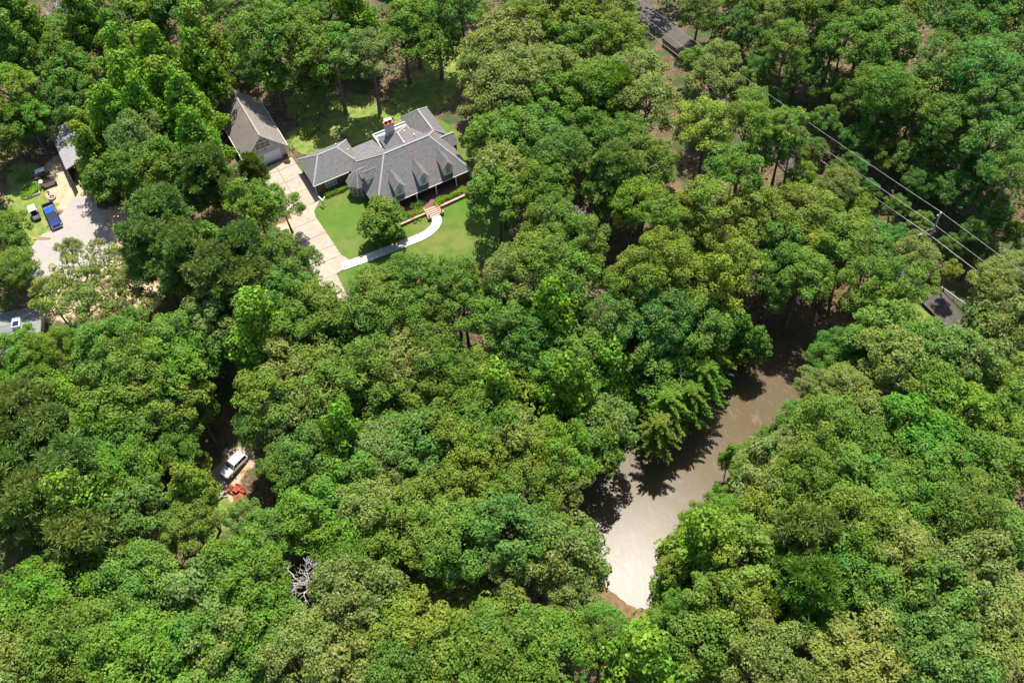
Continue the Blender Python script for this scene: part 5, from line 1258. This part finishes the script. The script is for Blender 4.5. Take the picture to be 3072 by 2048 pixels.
Om|-32.0|88.2|-2.6|11.9|4.27|mid green broadleaf tree, fourth nearest of its kind above the white SUV
Cb|34.9|88.6|-10.6|8.8|2.73|bright green pointed tree, nearest of its kind left of the pond's north end
Om|-48.5|89.0|-2.2|11.4|4.32|mid green broadleaf tree, third nearest of its kind above the white SUV
Ot|1.1|83.5|-4.8|13.7|4.23|deep green broadleaf tree, nearest of its kind below the front lawn
Ct|37.4|86.8|-10.6|8.7|2.13|deep green pointed tree, nearest of its kind left of the pond's north end
Om|-42.7|89.8|-1.9|8.5|4.41|mid green broadleaf tree, second nearest of its kind above the white SUV
Od|-27.5|89.2|-2.1|7.2|4.43|dark shaded broadleaf tree, nearest of its kind left of the front lawn
Om|-11.8|85.6|-3.7|11.3|4.31|mid green broadleaf tree, fourth nearest of its kind right of the driveway
Om|51.6|83.5|-9.1|9.1|2.66|mid green broadleaf tree, third nearest of its kind right of the pond's north end
Om|-54.8|88.6|-2.4|12.1|4.32|mid green broadleaf tree, second nearest of its kind right of the left-edge skylight roof
Om|18.8|85.4|-7.2|9.6|4.44|mid green broadleaf tree, second nearest of its kind left of the middle of the pond
Ot|48.0|83.6|-9.8|9.9|2.66|deep green broadleaf tree, nearest of its kind right of the pond's north end
Ob|-64.3|88.3|-2.5|13.6|2.89|bright green broadleaf tree, nearest of its kind right of the left-edge skylight roof
Ot|58.5|78.5|-7.7|12.3|4.29|deep green broadleaf tree, nearest of its kind below the right-edge road gap
Om|23.7|86.4|-8.3|7.3|4.56|mid green broadleaf tree, nearest of its kind above the middle of the pond
Om|-58.8|87.4|-2.9|13.1|4.32|mid green broadleaf tree, nearest of its kind right of the left-edge skylight roof
Ob|-70.3|88.7|-2.3|12.2|3.37|bright green broadleaf tree, nearest of its kind below the left-edge skylight roof
Fb|29.5|84.8|-10.3|8.3|3.19|bright green feathery tree, nearest of its kind left of the pond's north end
Oo|-15.5|82.7|-5.1|12.9|4.33|pale olive broadleaf tree, nearest of its kind below the front lawn
Om|7.7|81.6|-7.3|12.8|4.37|mid green broadleaf tree, fourth nearest of its kind left of the middle of the pond
Oo|53.4|76.1|-8.4|14.1|4.28|pale olive broadleaf tree, nearest of its kind below the right-edge road gap
Og|62.5|74.7|-7.9|14.1|4.24|grey-green broadleaf tree, nearest of its kind left of the right edge centre
Om|46.4|80.9|-9.6|9.2|2.54|mid green broadleaf tree, nearest of its kind right of the pond's north end
Om|-36.8|86.2|-3.4|9.0|3.09|mid green broadleaf tree, nearest of its kind above the white SUV
Oy|-19.2|81.6|-5.5|13.9|4.33|yellow-green broadleaf tree, nearest of its kind below the front lawn
Om|50.1|80.1|-9.0|8.0|2.77|mid green broadleaf tree, second nearest of its kind right of the pond's north end
Om|-4.5|81.4|-5.6|11.3|3.04|mid green broadleaf tree, ninth nearest of its kind below the front lawn
Ob|-48.6|84.2|-4.4|12.8|4.40|bright green broadleaf tree, second nearest of its kind above the white SUV
Oo|-32.1|82.4|-5.2|13.0|4.39|pale olive broadleaf tree, nearest of its kind above the white SUV
Ob|3.9|80.5|-7.0|11.5|4.44|bright green broadleaf tree, nearest of its kind below the front lawn
Om|-53.4|83.9|-4.5|13.0|4.41|mid green broadleaf tree, second nearest of its kind right of the left edge centre
Om|-9.9|79.6|-6.3|13.9|4.36|mid green broadleaf tree, eighth nearest of its kind below the front lawn
Oy|0.2|79.9|-6.7|12.2|4.41|yellow-green broadleaf tree, second nearest of its kind below the front lawn
Om|-67.6|85.1|-3.9|12.4|3.08|mid green broadleaf tree, nearest of its kind below the left-edge skylight roof
Oy|70.2|72.8|-8.0|11.7|3.14|yellow-green broadleaf tree, nearest of its kind below the right edge centre
Cb|13.3|80.9|-8.7|9.3|4.58|bright green pointed tree, nearest of its kind left of the middle of the pond
Fb|27.6|80.1|-10.6|9.9|3.24|bright green feathery tree, nearest of its kind above the middle of the pond
Om|21.8|81.1|-9.2|6.9|4.67|mid green broadleaf tree, nearest of its kind left of the middle of the pond
Oo|43.3|76.4|-9.3|9.9|2.38|pale olive broadleaf tree, nearest of its kind below the pond's north end
Oo|45.7|73.0|-8.9|13.9|3.05|pale olive broadleaf tree, nearest of its kind right of the pond's north end
Ob|-72.2|83.8|-4.5|12.9|3.25|bright green broadleaf tree, nearest of its kind above the left edge centre
Om|-28.1|80.2|-6.1|11.8|4.49|mid green broadleaf tree, second nearest of its kind right of the white SUV
Bw|-23.9|79.5|-6.4|12.0|1.87|bare grey leafless tree, nearest of its kind right of the white SUV
Oy|57.3|71.1|-8.0|12.6|4.36|yellow-green broadleaf tree, nearest of its kind right of the pond's north end
Cb|7.3|76.3|-8.9|13.3|4.47|bright green pointed tree, second nearest of its kind left of the middle of the pond
Om|67.0|69.5|-8.0|12.0|4.37|mid green broadleaf tree, nearest of its kind below the right edge centre
Oy|-34.1|78.4|-6.8|14.1|4.45|yellow-green broadleaf tree, nearest of its kind above the white SUV
Om|43.5|75.9|-9.2|7.0|1.80|mid green broadleaf tree, nearest of its kind below the pond's north end
Ob|-64.6|81.9|-5.4|11.9|4.55|bright green broadleaf tree, nearest of its kind right of the left edge centre
Oy|-49.4|80.3|-6.1|12.5|4.52|yellow-green broadleaf tree, second nearest of its kind left of the white SUV
Cb|-2.8|76.1|-7.8|12.7|4.48|bright green pointed tree, nearest of its kind below the front lawn
Fb|25.4|77.0|-10.6|9.2|2.95|bright green feathery tree, nearest of its kind left of the middle of the pond
Om|-16.6|77.1|-7.2|12.4|4.50|mid green broadleaf tree, fifth nearest of its kind right of the white SUV
Oo|-9.3|76.3|-7.4|11.9|3.24|pale olive broadleaf tree, second nearest of its kind below the front lawn
Fb|21.7|76.0|-10.6|9.6|3.19|bright green feathery tree, second nearest of its kind left of the middle of the pond
Ob|-57.5|79.0|-6.6|13.6|4.53|bright green broadleaf tree, second nearest of its kind right of the left edge centre
Ob|-46.7|80.8|-5.9|8.0|2.53|bright green broadleaf tree, nearest of its kind above the white SUV
Ob|59.6|67.4|-8.0|12.7|4.38|bright green broadleaf tree, nearest of its kind below the right edge centre
Oo|-31.4|77.2|-7.2|11.9|4.57|pale olive broadleaf tree, nearest of its kind right of the white SUV
Om|39.3|71.5|-9.2|9.9|2.46|mid green broadleaf tree, second nearest of its kind below the pond's north end
Pg|-69.0|79.0|-6.6|14.0|4.55|grey-green pine, nearest of its kind below the left-edge skylight roof
Oo|47.0|68.8|-8.5|11.8|4.46|pale olive broadleaf tree, second nearest of its kind right of the pond's north end
Oy|40.1|73.0|-9.3|6.5|2.04|yellow-green broadleaf tree, nearest of its kind right of the middle of the pond
Ot|-37.3|76.3|-7.4|11.5|2.81|deep green broadleaf tree, nearest of its kind above the white SUV
Om|-5.1|71.6|-8.3|14.2|4.49|mid green broadleaf tree, sixth nearest of its kind above the pond's south tip
Om|-50.6|77.1|-7.2|11.9|4.62|mid green broadleaf tree, second nearest of its kind left of the white SUV
Og|11.7|73.3|-9.8|9.6|4.68|grey-green broadleaf tree, nearest of its kind left of the middle of the pond
Fy|20.1|72.9|-10.6|8.9|2.85|yellow-green feathery tree, nearest of its kind left of the middle of the pond
Ob|52.7|65.0|-8.0|13.1|4.41|bright green broadleaf tree, nearest of its kind right of the pond's north end
Om|-10.5|71.6|-8.0|12.9|4.54|mid green broadleaf tree, fourth nearest of its kind right of the bare grey tree
Om|41.1|65.5|-8.7|13.4|4.45|mid green broadleaf tree, fourth nearest of its kind below the pond's north end
Oy|64.7|63.5|-8.0|11.4|4.45|yellow-green broadleaf tree, second nearest of its kind below the right edge centre
Og|-1.3|69.5|-8.8|13.4|4.55|grey-green broadleaf tree, nearest of its kind below the front lawn
Cb|-24.1|71.5|-8.0|13.1|4.58|bright green pointed tree, nearest of its kind right of the white SUV
Om|35.7|69.2|-9.3|7.1|2.13|mid green broadleaf tree, nearest of its kind right of the middle of the pond
Pg|-65.8|75.6|-7.6|12.8|4.66|grey-green pine, third nearest of its kind right of the left edge centre
Ot|-53.7|74.5|-7.8|11.9|4.68|deep green broadleaf tree, nearest of its kind left of the white SUV
Om|8.1|70.0|-9.7|9.5|4.72|mid green broadleaf tree, third nearest of its kind left of the middle of the pond
Pg|-70.8|74.9|-7.7|13.2|4.67|grey-green pine, nearest of its kind right of the left edge centre
Om|-48.2|73.2|-7.9|12.2|2.90|mid green broadleaf tree, nearest of its kind left of the white SUV
Ot|-14.6|69.0|-8.0|13.4|4.56|deep green broadleaf tree, nearest of its kind below the round lawn tree
Oo|35.8|64.5|-9.2|12.9|2.59|pale olive broadleaf tree, nearest of its kind right of the middle of the pond
Om|46.4|63.6|-8.1|11.1|4.53|mid green broadleaf tree, fifth nearest of its kind below the pond's north end
Ob|58.1|61.9|-8.0|11.8|4.47|bright green broadleaf tree, second nearest of its kind below the right edge centre
Og|-18.8|69.6|-8.0|12.5|4.61|grey-green broadleaf tree, nearest of its kind right of the white SUV
Oy|-7.4|67.7|-8.2|13.9|4.53|yellow-green broadleaf tree, second nearest of its kind above the bottom edge centre
Ob|4.3|67.1|-9.3|13.8|4.55|bright green broadleaf tree, nearest of its kind left of the middle of the pond
Cb|29.7|68.7|-10.6|7.1|1.38|bright green pointed tree, nearest of its kind below the middle of the pond
Ob|33.1|68.9|-10.3|5.5|2.19|bright green broadleaf tree, nearest of its kind below the middle of the pond
Ot|-29.0|69.1|-8.0|13.5|4.60|deep green broadleaf tree, nearest of its kind right of the white SUV
Oy|-47.3|74.4|-7.8|6.4|1.97|yellow-green broadleaf tree, nearest of its kind left of the white SUV
Om|53.5|59.7|-8.0|12.8|4.46|mid green broadleaf tree, second nearest of its kind below the right-edge road gap
Om|-32.8|68.1|-8.0|13.3|2.83|mid green broadleaf tree, nearest of its kind right of the white SUV
Ob|-54.4|70.3|-8.0|13.0|4.68|bright green broadleaf tree, nearest of its kind left of the white SUV
Om|61.8|58.3|-8.0|12.5|4.46|mid green broadleaf tree, second nearest of its kind below the right edge centre
Pg|-59.9|69.7|-8.0|14.3|4.65|grey-green pine, nearest of its kind left of the white SUV
Ob|31.7|64.8|-9.6|6.8|2.22|bright green broadleaf tree, second nearest of its kind below the middle of the pond
Oo|4.4|64.2|-9.7|12.3|3.30|pale olive broadleaf tree, nearest of its kind above the pond's south tip
Cy|-45.2|66.7|-8.0|14.2|2.81|yellow-green pointed tree, nearest of its kind left of the red tractor
Om|-23.0|65.7|-8.0|11.6|4.69|mid green broadleaf tree, second nearest of its kind right of the red tractor
Oo|32.7|60.3|-9.1|11.9|4.60|pale olive broadleaf tree, nearest of its kind below the middle of the pond
Om|35.8|58.3|-8.7|13.7|4.52|mid green broadleaf tree, second nearest of its kind below the middle of the pond
Pg|-70.5|69.5|-8.0|12.2|4.77|grey-green pine, second nearest of its kind below the left edge centre
Om|42.6|56.9|-8.1|13.7|4.49|mid green broadleaf tree, seventh nearest of its kind below the pond's north end
Om|-0.3|61.8|-9.1|13.2|4.63|mid green broadleaf tree, second nearest of its kind above the pond's south tip
Oy|-9.1|62.3|-8.1|12.4|4.65|yellow-green broadleaf tree, nearest of its kind above the bottom edge centre
Om|47.6|56.6|-8.0|11.9|4.54|mid green broadleaf tree, fifth nearest of its kind above the bottom right corner
Om|26.7|60.8|-9.3|7.6|2.17|mid green broadleaf tree, nearest of its kind below the middle of the pond
Om|55.5|53.4|-8.0|13.9|4.46|mid green broadleaf tree, second nearest of its kind above the bottom right corner
Oy|33.4|56.7|-8.7|11.5|4.63|yellow-green broadleaf tree, nearest of its kind below the middle of the pond
Ot|-52.9|64.4|-8.0|12.5|4.75|deep green broadleaf tree, second nearest of its kind left of the red tractor
Ob|-27.7|61.7|-8.0|12.8|4.69|bright green broadleaf tree, nearest of its kind above the bare grey tree
Pg|-64.7|65.0|-8.0|13.2|4.75|grey-green pine, third nearest of its kind below the left edge centre
Cy|-59.1|64.4|-8.0|13.2|4.74|yellow-green pointed tree, nearest of its kind right of the left edge centre
Om|50.9|53.7|-8.0|11.5|4.58|mid green broadleaf tree, third nearest of its kind above the bottom right corner
Oo|-20.2|60.1|-8.0|12.9|4.68|pale olive broadleaf tree, nearest of its kind right of the red tractor
Og|-38.5|63.2|-8.0|9.6|2.54|grey-green broadleaf tree, nearest of its kind below the red tractor
Ob|26.5|56.3|-9.0|11.2|2.67|bright green broadleaf tree, third nearest of its kind below the middle of the pond
Oy|-45.4|62.1|-8.0|11.7|3.26|yellow-green broadleaf tree, nearest of its kind below the white SUV
Ob|22.7|57.7|-9.3|7.6|2.26|bright green broadleaf tree, nearest of its kind above the pond's south tip
Om|-15.0|57.8|-8.0|13.5|4.65|mid green broadleaf tree, second nearest of its kind right of the bare grey tree
Om|1.9|56.4|-8.9|13.1|2.96|mid green broadleaf tree, fourth nearest of its kind left of the pond's south tip
Om|-34.2|59.7|-8.0|11.1|3.03|mid green broadleaf tree, nearest of its kind above the bare grey tree
Ot|-3.5|55.7|-8.4|13.3|4.66|deep green broadleaf tree, nearest of its kind above the bottom edge centre
Om|-9.6|55.5|-8.0|14.1|4.63|mid green broadleaf tree, third nearest of its kind above the bottom edge centre
Om|41.3|50.3|-8.0|14.2|4.52|mid green broadleaf tree, third nearest of its kind left of the bottom right corner
Om|58.2|49.1|-8.0|13.2|4.52|mid green broadleaf tree, nearest of its kind above the bottom right corner
Ob|-23.3|57.9|-8.0|11.2|4.78|bright green broadleaf tree, nearest of its kind right of the bare grey tree
Pg|33.7|50.4|-8.1|14.1|4.55|grey-green pine, nearest of its kind below the middle of the pond
Pg|-57.8|59.6|-8.0|12.5|4.81|grey-green pine, nearest of its kind above the bottom left corner
Cb|21.9|51.5|-9.1|13.8|4.63|bright green pointed tree, nearest of its kind right of the pond's south tip
Oo|44.7|48.6|-8.0|14.0|4.53|pale olive broadleaf tree, second nearest of its kind below the right edge centre
Or|-50.5|59.9|-8.0|9.4|2.45|reddish olive broadleaf tree, nearest of its kind left of the red tractor
Ao|-40.2|58.2|-8.0|8.2|2.94|pale olive open-crowned tree, nearest of its kind left of the bare grey tree
Oo|3.9|52.6|-9.0|11.9|4.75|pale olive broadleaf tree, second nearest of its kind left of the pond's south tip
Oy|25.4|49.5|-8.7|13.9|4.62|yellow-green broadleaf tree, second nearest of its kind below the middle of the pond
Oy|19.5|53.5|-9.3|6.3|2.71|yellow-green broadleaf tree, nearest of its kind above the pond's south tip
Bw|-13.9|53.7|-8.0|12.0|1.47|bare grey leafless tree, nearest of its kind above the bottom edge centre
Ot|37.5|48.3|-8.0|12.3|4.63|deep green broadleaf tree, nearest of its kind below the middle of the pond
Om|-21.4|53.9|-8.0|11.5|4.79|mid green broadleaf tree, nearest of its kind right of the bare grey tree
Oo|53.9|45.7|-8.0|13.0|4.58|pale olive broadleaf tree, second nearest of its kind above the bottom right corner
Om|7.0|51.4|-9.2|11.1|2.44|mid green broadleaf tree, second nearest of its kind left of the pond's south tip
Oy|19.4|50.1|-9.2|11.3|2.42|yellow-green broadleaf tree, nearest of its kind right of the pond's south tip
Oo|-3.6|51.3|-8.1|12.2|3.13|pale olive broadleaf tree, second nearest of its kind above the bottom edge centre
Ay|-11.6|53.6|-8.0|8.1|3.12|yellow-green open-crowned tree, nearest of its kind above the bottom edge centre
Bw|-30.1|53.2|-8.0|12.0|2.93|bare grey leafless tree, nearest of its kind right of the bare grey tree
Ob|17.4|50.6|-9.4|7.2|1.73|bright green broadleaf tree, nearest of its kind right of the pond's south tip
Ob|-36.5|52.8|-8.0|13.4|4.77|bright green broadleaf tree, nearest of its kind left of the bare grey tree
Om|41.7|44.9|-8.0|13.8|4.58|mid green broadleaf tree, second nearest of its kind left of the bottom right corner
Om|-51.8|54.3|-8.0|11.4|4.88|mid green broadleaf tree, nearest of its kind below the left edge centre
Bw|-66.0|55.4|-8.0|12.0|1.25|bare grey leafless tree, nearest of its kind above the bottom left corner
Ay|-16.8|51.4|-8.0|8.5|3.20|yellow-green open-crowned tree, nearest of its kind right of the bare grey tree
Om|46.5|43.1|-8.0|12.9|4.62|mid green broadleaf tree, nearest of its kind left of the bottom right corner
Om|18.0|48.5|-9.3|7.0|2.64|mid green broadleaf tree, second nearest of its kind right of the pond's south tip
Oo|-22.3|49.0|-8.0|14.0|4.73|pale olive broadleaf tree, nearest of its kind right of the bare grey tree
Ao|-10.0|50.0|-8.0|8.6|3.17|pale olive open-crowned tree, nearest of its kind right of the bare grey tree
Oo|4.9|47.8|-8.8|11.2|3.03|pale olive broadleaf tree, nearest of its kind left of the pond's south tip
Pm|32.2|43.8|-8.0|13.7|4.63|mid green pine, nearest of its kind right of the pond's south tip
Og|-41.0|51.5|-8.0|11.5|4.88|grey-green broadleaf tree, nearest of its kind left of the bare grey tree
Ao|-6.4|48.1|-8.0|8.9|2.58|pale olive open-crowned tree, nearest of its kind above the bottom edge centre
Ob|-62.1|51.8|-8.0|12.6|4.89|bright green broadleaf tree, second nearest of its kind above the bottom left corner
Ob|17.9|43.5|-8.9|13.9|2.33|bright green broadleaf tree, second nearest of its kind right of the pond's south tip
Oy|23.6|43.2|-8.5|12.8|4.72|yellow-green broadleaf tree, second nearest of its kind right of the pond's south tip
Oo|54.4|40.0|-8.0|13.0|4.63|pale olive broadleaf tree, nearest of its kind above the bottom right corner
Ay|-14.2|47.9|-8.0|8.4|3.15|yellow-green open-crowned tree, second nearest of its kind left of the bottom edge centre
Om|16.1|43.4|-8.9|9.1|2.30|mid green broadleaf tree, nearest of its kind right of the pond's south tip
Ob|-66.3|49.3|-8.0|11.8|4.96|bright green broadleaf tree, nearest of its kind above the bottom left corner
Ay|-10.2|44.9|-8.0|9.1|3.09|yellow-green open-crowned tree, nearest of its kind left of the bottom edge centre
Om|7.6|42.1|-8.5|12.7|2.64|mid green broadleaf tree, nearest of its kind left of the pond's south tip
Ot|42.5|38.9|-8.0|11.4|4.74|deep green broadleaf tree, second nearest of its kind left of the bottom right corner
Og|-38.1|46.0|-8.0|11.8|4.90|grey-green broadleaf tree, second nearest of its kind left of the bare grey tree
Oy|-17.0|43.8|-8.0|12.2|4.84|yellow-green broadleaf tree, nearest of its kind right of the bare grey tree
Om|-53.3|46.5|-8.0|13.4|4.88|mid green broadleaf tree, second nearest of its kind right of the bottom left corner
Ob|-33.5|44.9|-8.0|11.6|4.91|bright green broadleaf tree, nearest of its kind below the bare grey tree
Om|-3.6|41.2|-8.0|13.3|4.78|mid green broadleaf tree, nearest of its kind above the bottom edge centre
Om|-60.5|46.4|-8.0|13.1|4.91|mid green broadleaf tree, nearest of its kind right of the bottom left corner
Om|19.8|39.5|-8.4|11.3|4.82|mid green broadleaf tree, third nearest of its kind right of the pond's south tip
Oo|-28.4|42.7|-8.0|13.1|4.84|pale olive broadleaf tree, nearest of its kind below the bare grey tree
Om|-42.9|44.0|-8.0|11.3|4.96|mid green broadleaf tree, nearest of its kind left of the bare grey tree
Om|1.0|39.8|-8.0|11.4|4.86|mid green broadleaf tree, nearest of its kind right of the bottom edge centre
Oo|36.9|36.0|-8.0|12.9|4.72|pale olive broadleaf tree, second nearest of its kind left of the bottom right corner
Cb|11.7|37.8|-8.2|13.0|4.78|bright green pointed tree, nearest of its kind below the pond's south tip
Ot|46.5|34.0|-8.0|13.8|4.67|deep green broadleaf tree, nearest of its kind left of the bottom right corner
Oo|52.9|33.8|-8.0|12.5|4.70|pale olive broadleaf tree, nearest of its kind left of the bottom right corner
Om|-18.7|40.5|-8.0|12.0|4.88|mid green broadleaf tree, nearest of its kind left of the bottom edge centre
Oo|26.5|35.8|-8.0|13.5|4.72|pale olive broadleaf tree, nearest of its kind right of the pond's south tip
Oo|32.3|36.1|-8.0|11.1|4.81|pale olive broadleaf tree, third nearest of its kind right of the pond's south tip
Ob|-49.4|42.3|-8.0|13.3|4.90|bright green broadleaf tree, nearest of its kind right of the bottom left corner
Oy|-9.3|39.3|-8.0|11.2|4.90|yellow-green broadleaf tree, nearest of its kind left of the bottom edge centre
Oo|-22.6|40.2|-8.0|11.5|4.92|pale olive broadleaf tree, nearest of its kind left of the bottom edge centre
Oo|-63.8|42.8|-8.0|14.0|4.91|pale olive broadleaf tree, nearest of its kind right of the bottom left corner"""
def plant():
    for ln in TREES.strip().split('\n'):
        kt, x, y, z, hc, R, lab = ln.split('|'); x, y, z, hc, R = map(float, (x, y, z, hc, R)); k, t = kt
        cm, tm, R0, H0 = random.choice(VAR[k]); s = R * 1.17 / R0
        zz = float(zg(x, y)); hc = z + hc - zz
        root = empty(NAME[k], (x, y, zz), random.uniform(0, 6.28), label=lab, category='tree')
        root['group'] = {'P': 'pines among the woods', 'C': 'pointed trees in the woods', 'B': 'leafless trees in the woods'}.get(k, 'trees of the surrounding woods')
        if k in 'LB': del root['group']
        if k == 'B': root['group'] = 'leafless trees in the woods'
        c = link('branches' if k == 'B' else 'crown', cm, None, root); c.location = (0, 0, hc); c.scale = (s * random.uniform(.92, 1.12), s * random.uniform(.92, 1.12), s * random.uniform(.92, 1.1))
        if k == 'B' : c.scale = (s, s, s)
        tr = link('trunk', tm, None, root); tr.location = (0, 0, hc); tr.scale = (s, s, hc / H0)
        if k == 'B': tr.scale = (s, s, s); c['dummy'] = 0; del c['dummy']
        if k == 'B' : tr.scale = (s, s, max(s, hc / H0)); 
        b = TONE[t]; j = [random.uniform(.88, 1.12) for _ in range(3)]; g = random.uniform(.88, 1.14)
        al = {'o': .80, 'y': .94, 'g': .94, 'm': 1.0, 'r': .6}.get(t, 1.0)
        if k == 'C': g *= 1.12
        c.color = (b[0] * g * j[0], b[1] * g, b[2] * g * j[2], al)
plant()

# ------------------------------------------------------------------ shrubs and hedges
def shrub_mesh(L, W, Hh, n, leaf, seed):
    rng = np.random.default_rng(seed); out = []
    k = max(1, int(L / .45))
    for i in range(k):
        c = np.array([(i + .5) / k * L - L / 2, rng.uniform(-.08, .08), Hh * .45]); 
        for _ in range(4):
            q = c + rng.normal(size=3) * np.array([.12, W * .18, Hh * .12]); out.append(clump(q, W * .42, n, rng, flat=Hh / W * .95, size=leaf))
    me = quad_mesh('foliage', np.concatenate(out)); me.materials.append(leaf_m); return me
def shrub(name, u, v, z, L, W, Hh, rz, color, lab, cat, seed, world=False, n=70, leaf=.13):
    x, y = (u, v) if world else h2w(u, v)
    R = empty(name, (x, y, z), (0 if world else AZ) + rz, label=lab, category=cat)
    f = link('foliage', shrub_mesh(L, W, Hh, n, leaf, seed), None, R); f.color = (*color, 1)
    bm = bmesh.new()
    for i in range(max(1, int(L / .6))):
        xx = (i + .5) * .6 - L / 2 if L > .7 else 0; tube(bm, (xx, 0, -.02), (xx + .05, .03, Hh * .5), .03, .015, 5)
    bm_obj('stems', bm, bark_m, R)
G1 = (.17, .31, .02); G2 = (.12, .25, .025); G3 = (.22, .28, .04)
shrub('hedge', -3.2, 10.2, 0, 5.2, 1.1, .95, .02, G1, 'long clipped hedge under the window of the left wing', 'hedge', 1)
shrub('hedge', 12.9, -1.75, .4, 5.2, 1.0, .8, .03, G1, 'long bright hedge right of the front steps', 'hedge', 2)
shrub('shrub', 10.3, -2.0, .4, 1.5, 1.3, 1.0, .3, G1, 'round bright shrub just right of the front steps', 'shrub', 3)
shrub('shrub', 6.9, -1.0, .4, 1.5, 1.5, 1.35, .5, G2, 'tall loose shrub against the porch left of the front steps', 'shrub', 4)
shrub('shrub', 4.6, -1.9, .4, 1.3, 1.2, .8, 0, G2, 'low dark shrub half hidden by the round lawn tree', 'shrub', 5)
shrub('shrub', 5.8, -1.9, .4, 1.3, 1.1, .7, 0, G3, 'yellowish low shrub in the middle of the left bed', 'shrub', 6)
shrub('shrub', 6.8, -2.25, .4, .9, .8, .6, 0, G1, 'smallest green shrub touching the left side of the front steps', 'shrub', 7)
shrub('shrub', 5.5, -3.55, .02, 1.3, .45, .3, 0, G2, 'thin low plant below the left brick edging wall', 'shrub', 8)
shrub('shrub', -85.0, 136.2, 0, 3.0, 1.0, .9, .4, G3, 'straggly yellowish shrub behind the leafy planter', 'shrub', 9, True)
shrub('vegetable_plants', -83.1, 132.65, .3, 2.3, 2.1, .6, math.atan2(1.03, 2.36), G1, 'leafy green vegetables filling the raised planter', 'plants', 10, True, n=110, leaf=.2)
shrub('shrub', -37.2, 134.2, 0, .9, .7, .8, 0, (.14, .1, .05), 'small reddish shrub at the right corner of the detached garage', 'shrub', 11, True)
shrub('shrub', -33.8, 141.2, 0, 2.2, 1.8, 1.8, .6, G3, 'yellow-green shrub beside the right wall of the detached garage', 'shrub', 12, True, n=60, leaf=.25)
shrub('shrub', 1.0, 97.2, 0, 2.6, 1.8, 1.3, .2, (.2, .22, .05), 'yellow shrub at the bottom right tip of the lawn', 'shrub', 13, True, n=60, leaf=.22)
shrub('shrub', 55, 101.5, float(zg(55, 101.5)), 2.4, 2, 1.6, .2, (.16, .24, .03), 'yellow-green bush on the bank left of the stream', 'shrub', 14, True, n=60, leaf=.25)

# low undergrowth of the woods: uncountable saplings and brambles
def undergrowth():
    rng = np.random.default_rng(5); N = 5200
    X = rng.uniform(-105, 100, N); Y = rng.uniform(30, 205, N)
    keep = poly_dist(POND, X, Y) > 1.0
    u = (X - HX) * CU + (Y - HY) * SU; v = -(X - HX) * SU + (Y - HY) * CU
    LW = LAWN + []
    keep &= poly_dist(LW, u, v) > .5
    keep &= poly_dist([(-16, -18), (-9, -18), (-7, 24), (-22, 24), (-28, 42), (-14, 42), (-13, 24), (-16, 15)], u, v) > .3
    keep &= poly_dist([(-87, 117), (-66, 106), (-62, 120), (-70, 134), (-68, 146), (-78, 148), (-88, 140)], X, Y) > 0
    keep &= poly_dist([(-49, 69), (-40, 70), (-39, 80), (-43, 82), (-49, 76)], X, Y) > 0
    keep &= poly_dist([(-15, 135), (-32, 135), (-30, 150), (-10, 160), (3, 160), (5, 135)], X, Y) > 0
    keep &= poly_dist([(29, 185), (42, 157), (72, 92), (79, 70), (73, 68), (58, 100), (42, 130), (22, 180)], X, Y) > 0
    keep &= poly_dist([(-86, 96), (-72, 96), (-72, 105), (-86, 105)], X, Y) > 0
    X, Y = X[keep], Y[keep]; Z = zg(X, Y); out = []
    for x, y, z in zip(X, Y, Z):
        r = rng.uniform(.4, 1.3); out.append(clump(np.array([x, y, z + r * .7]), r, int(9 * r * r + 10), rng, size=.42))
    me = quad_mesh('undergrowth', np.concatenate(out)); me.materials.append(leaf_m)
    o = link('undergrowth', me, None, None, kind='stuff', label='low green undergrowth on the floor of the woods', category='undergrowth'); o.color = (.07, .13, .03, .93)
undergrowth()

# woods going on beyond the picture, one mass
def far_woods():
    rng = np.random.default_rng(8); out = []; cam = scene.camera; inv = cam.matrix_world.inverted(); f = 3000 / 3072 * 2
    n = 0
    for _ in range(900):
        x = rng.uniform(-150, 150); y = rng.uniform(5, 250)
        z = float(zg(x, y)) + 12; p = inv @ Vector((x, y, z)); px, py = p.x / -p.z * f, p.y / -p.z * f
        if abs(px) < 1.06 and abs(py) < .667 * 1.08: continue
        if any((x - a) ** 2 + (y - b) ** 2 < 36 for a, b in far_woods.done): continue
        far_woods.done.append((x, y)); R = rng.uniform(4, 5.5); n += 1
        for j in range(11):
            d = unit(rng.normal(size=3) + np.array([0, 0, .5])); c = np.array([x, y, z]) + d * R * .65
            out.append(clump(c, R * .42, 46, rng, size=.9))
    me = quad_mesh('surrounding_woods', np.concatenate(out)); me.materials.append(leaf_m)
    o = link('surrounding_woods', me, None, None, kind='stuff', label='woods continuing beyond the picture on every side', category='woods'); o.color = (.07, .15, .03, 1)
far_woods.done = []
far_woods()

# pale rocks of the spillway below the pond's south tip
def spillway():
    rng = np.random.default_rng(3); bm = bmesh.new()
    for i in range(160):
        t = rng.random(); x = 11.4 - 1.4 * t + rng.normal() * .35; y = 47.5 - 6.5 * t; z = float(zg(x, y)); r = rng.uniform(.1, .28)
        bmesh.ops.create_icosphere(bm, subdivisions=1, radius=r, matrix=Matrix.Translation((x, y, z + r * .3)) @ Matrix.Diagonal((1, rng.uniform(.7, 1.2), .6, 1)))
    bm_obj('spillway_rocks', bm, mat('pale_rock', (.42, .38, .37), .9, noise=[(3, (.3, .27, .26), .4, .7)]), None, kind='stuff', label='pale rocks of the spillway below the south tip of the pond', category='rocks')
spillway()

# final tally for the console
print('unique triangles', sum(len(m.polygons) * 2 for m in bpy.data.meshes))
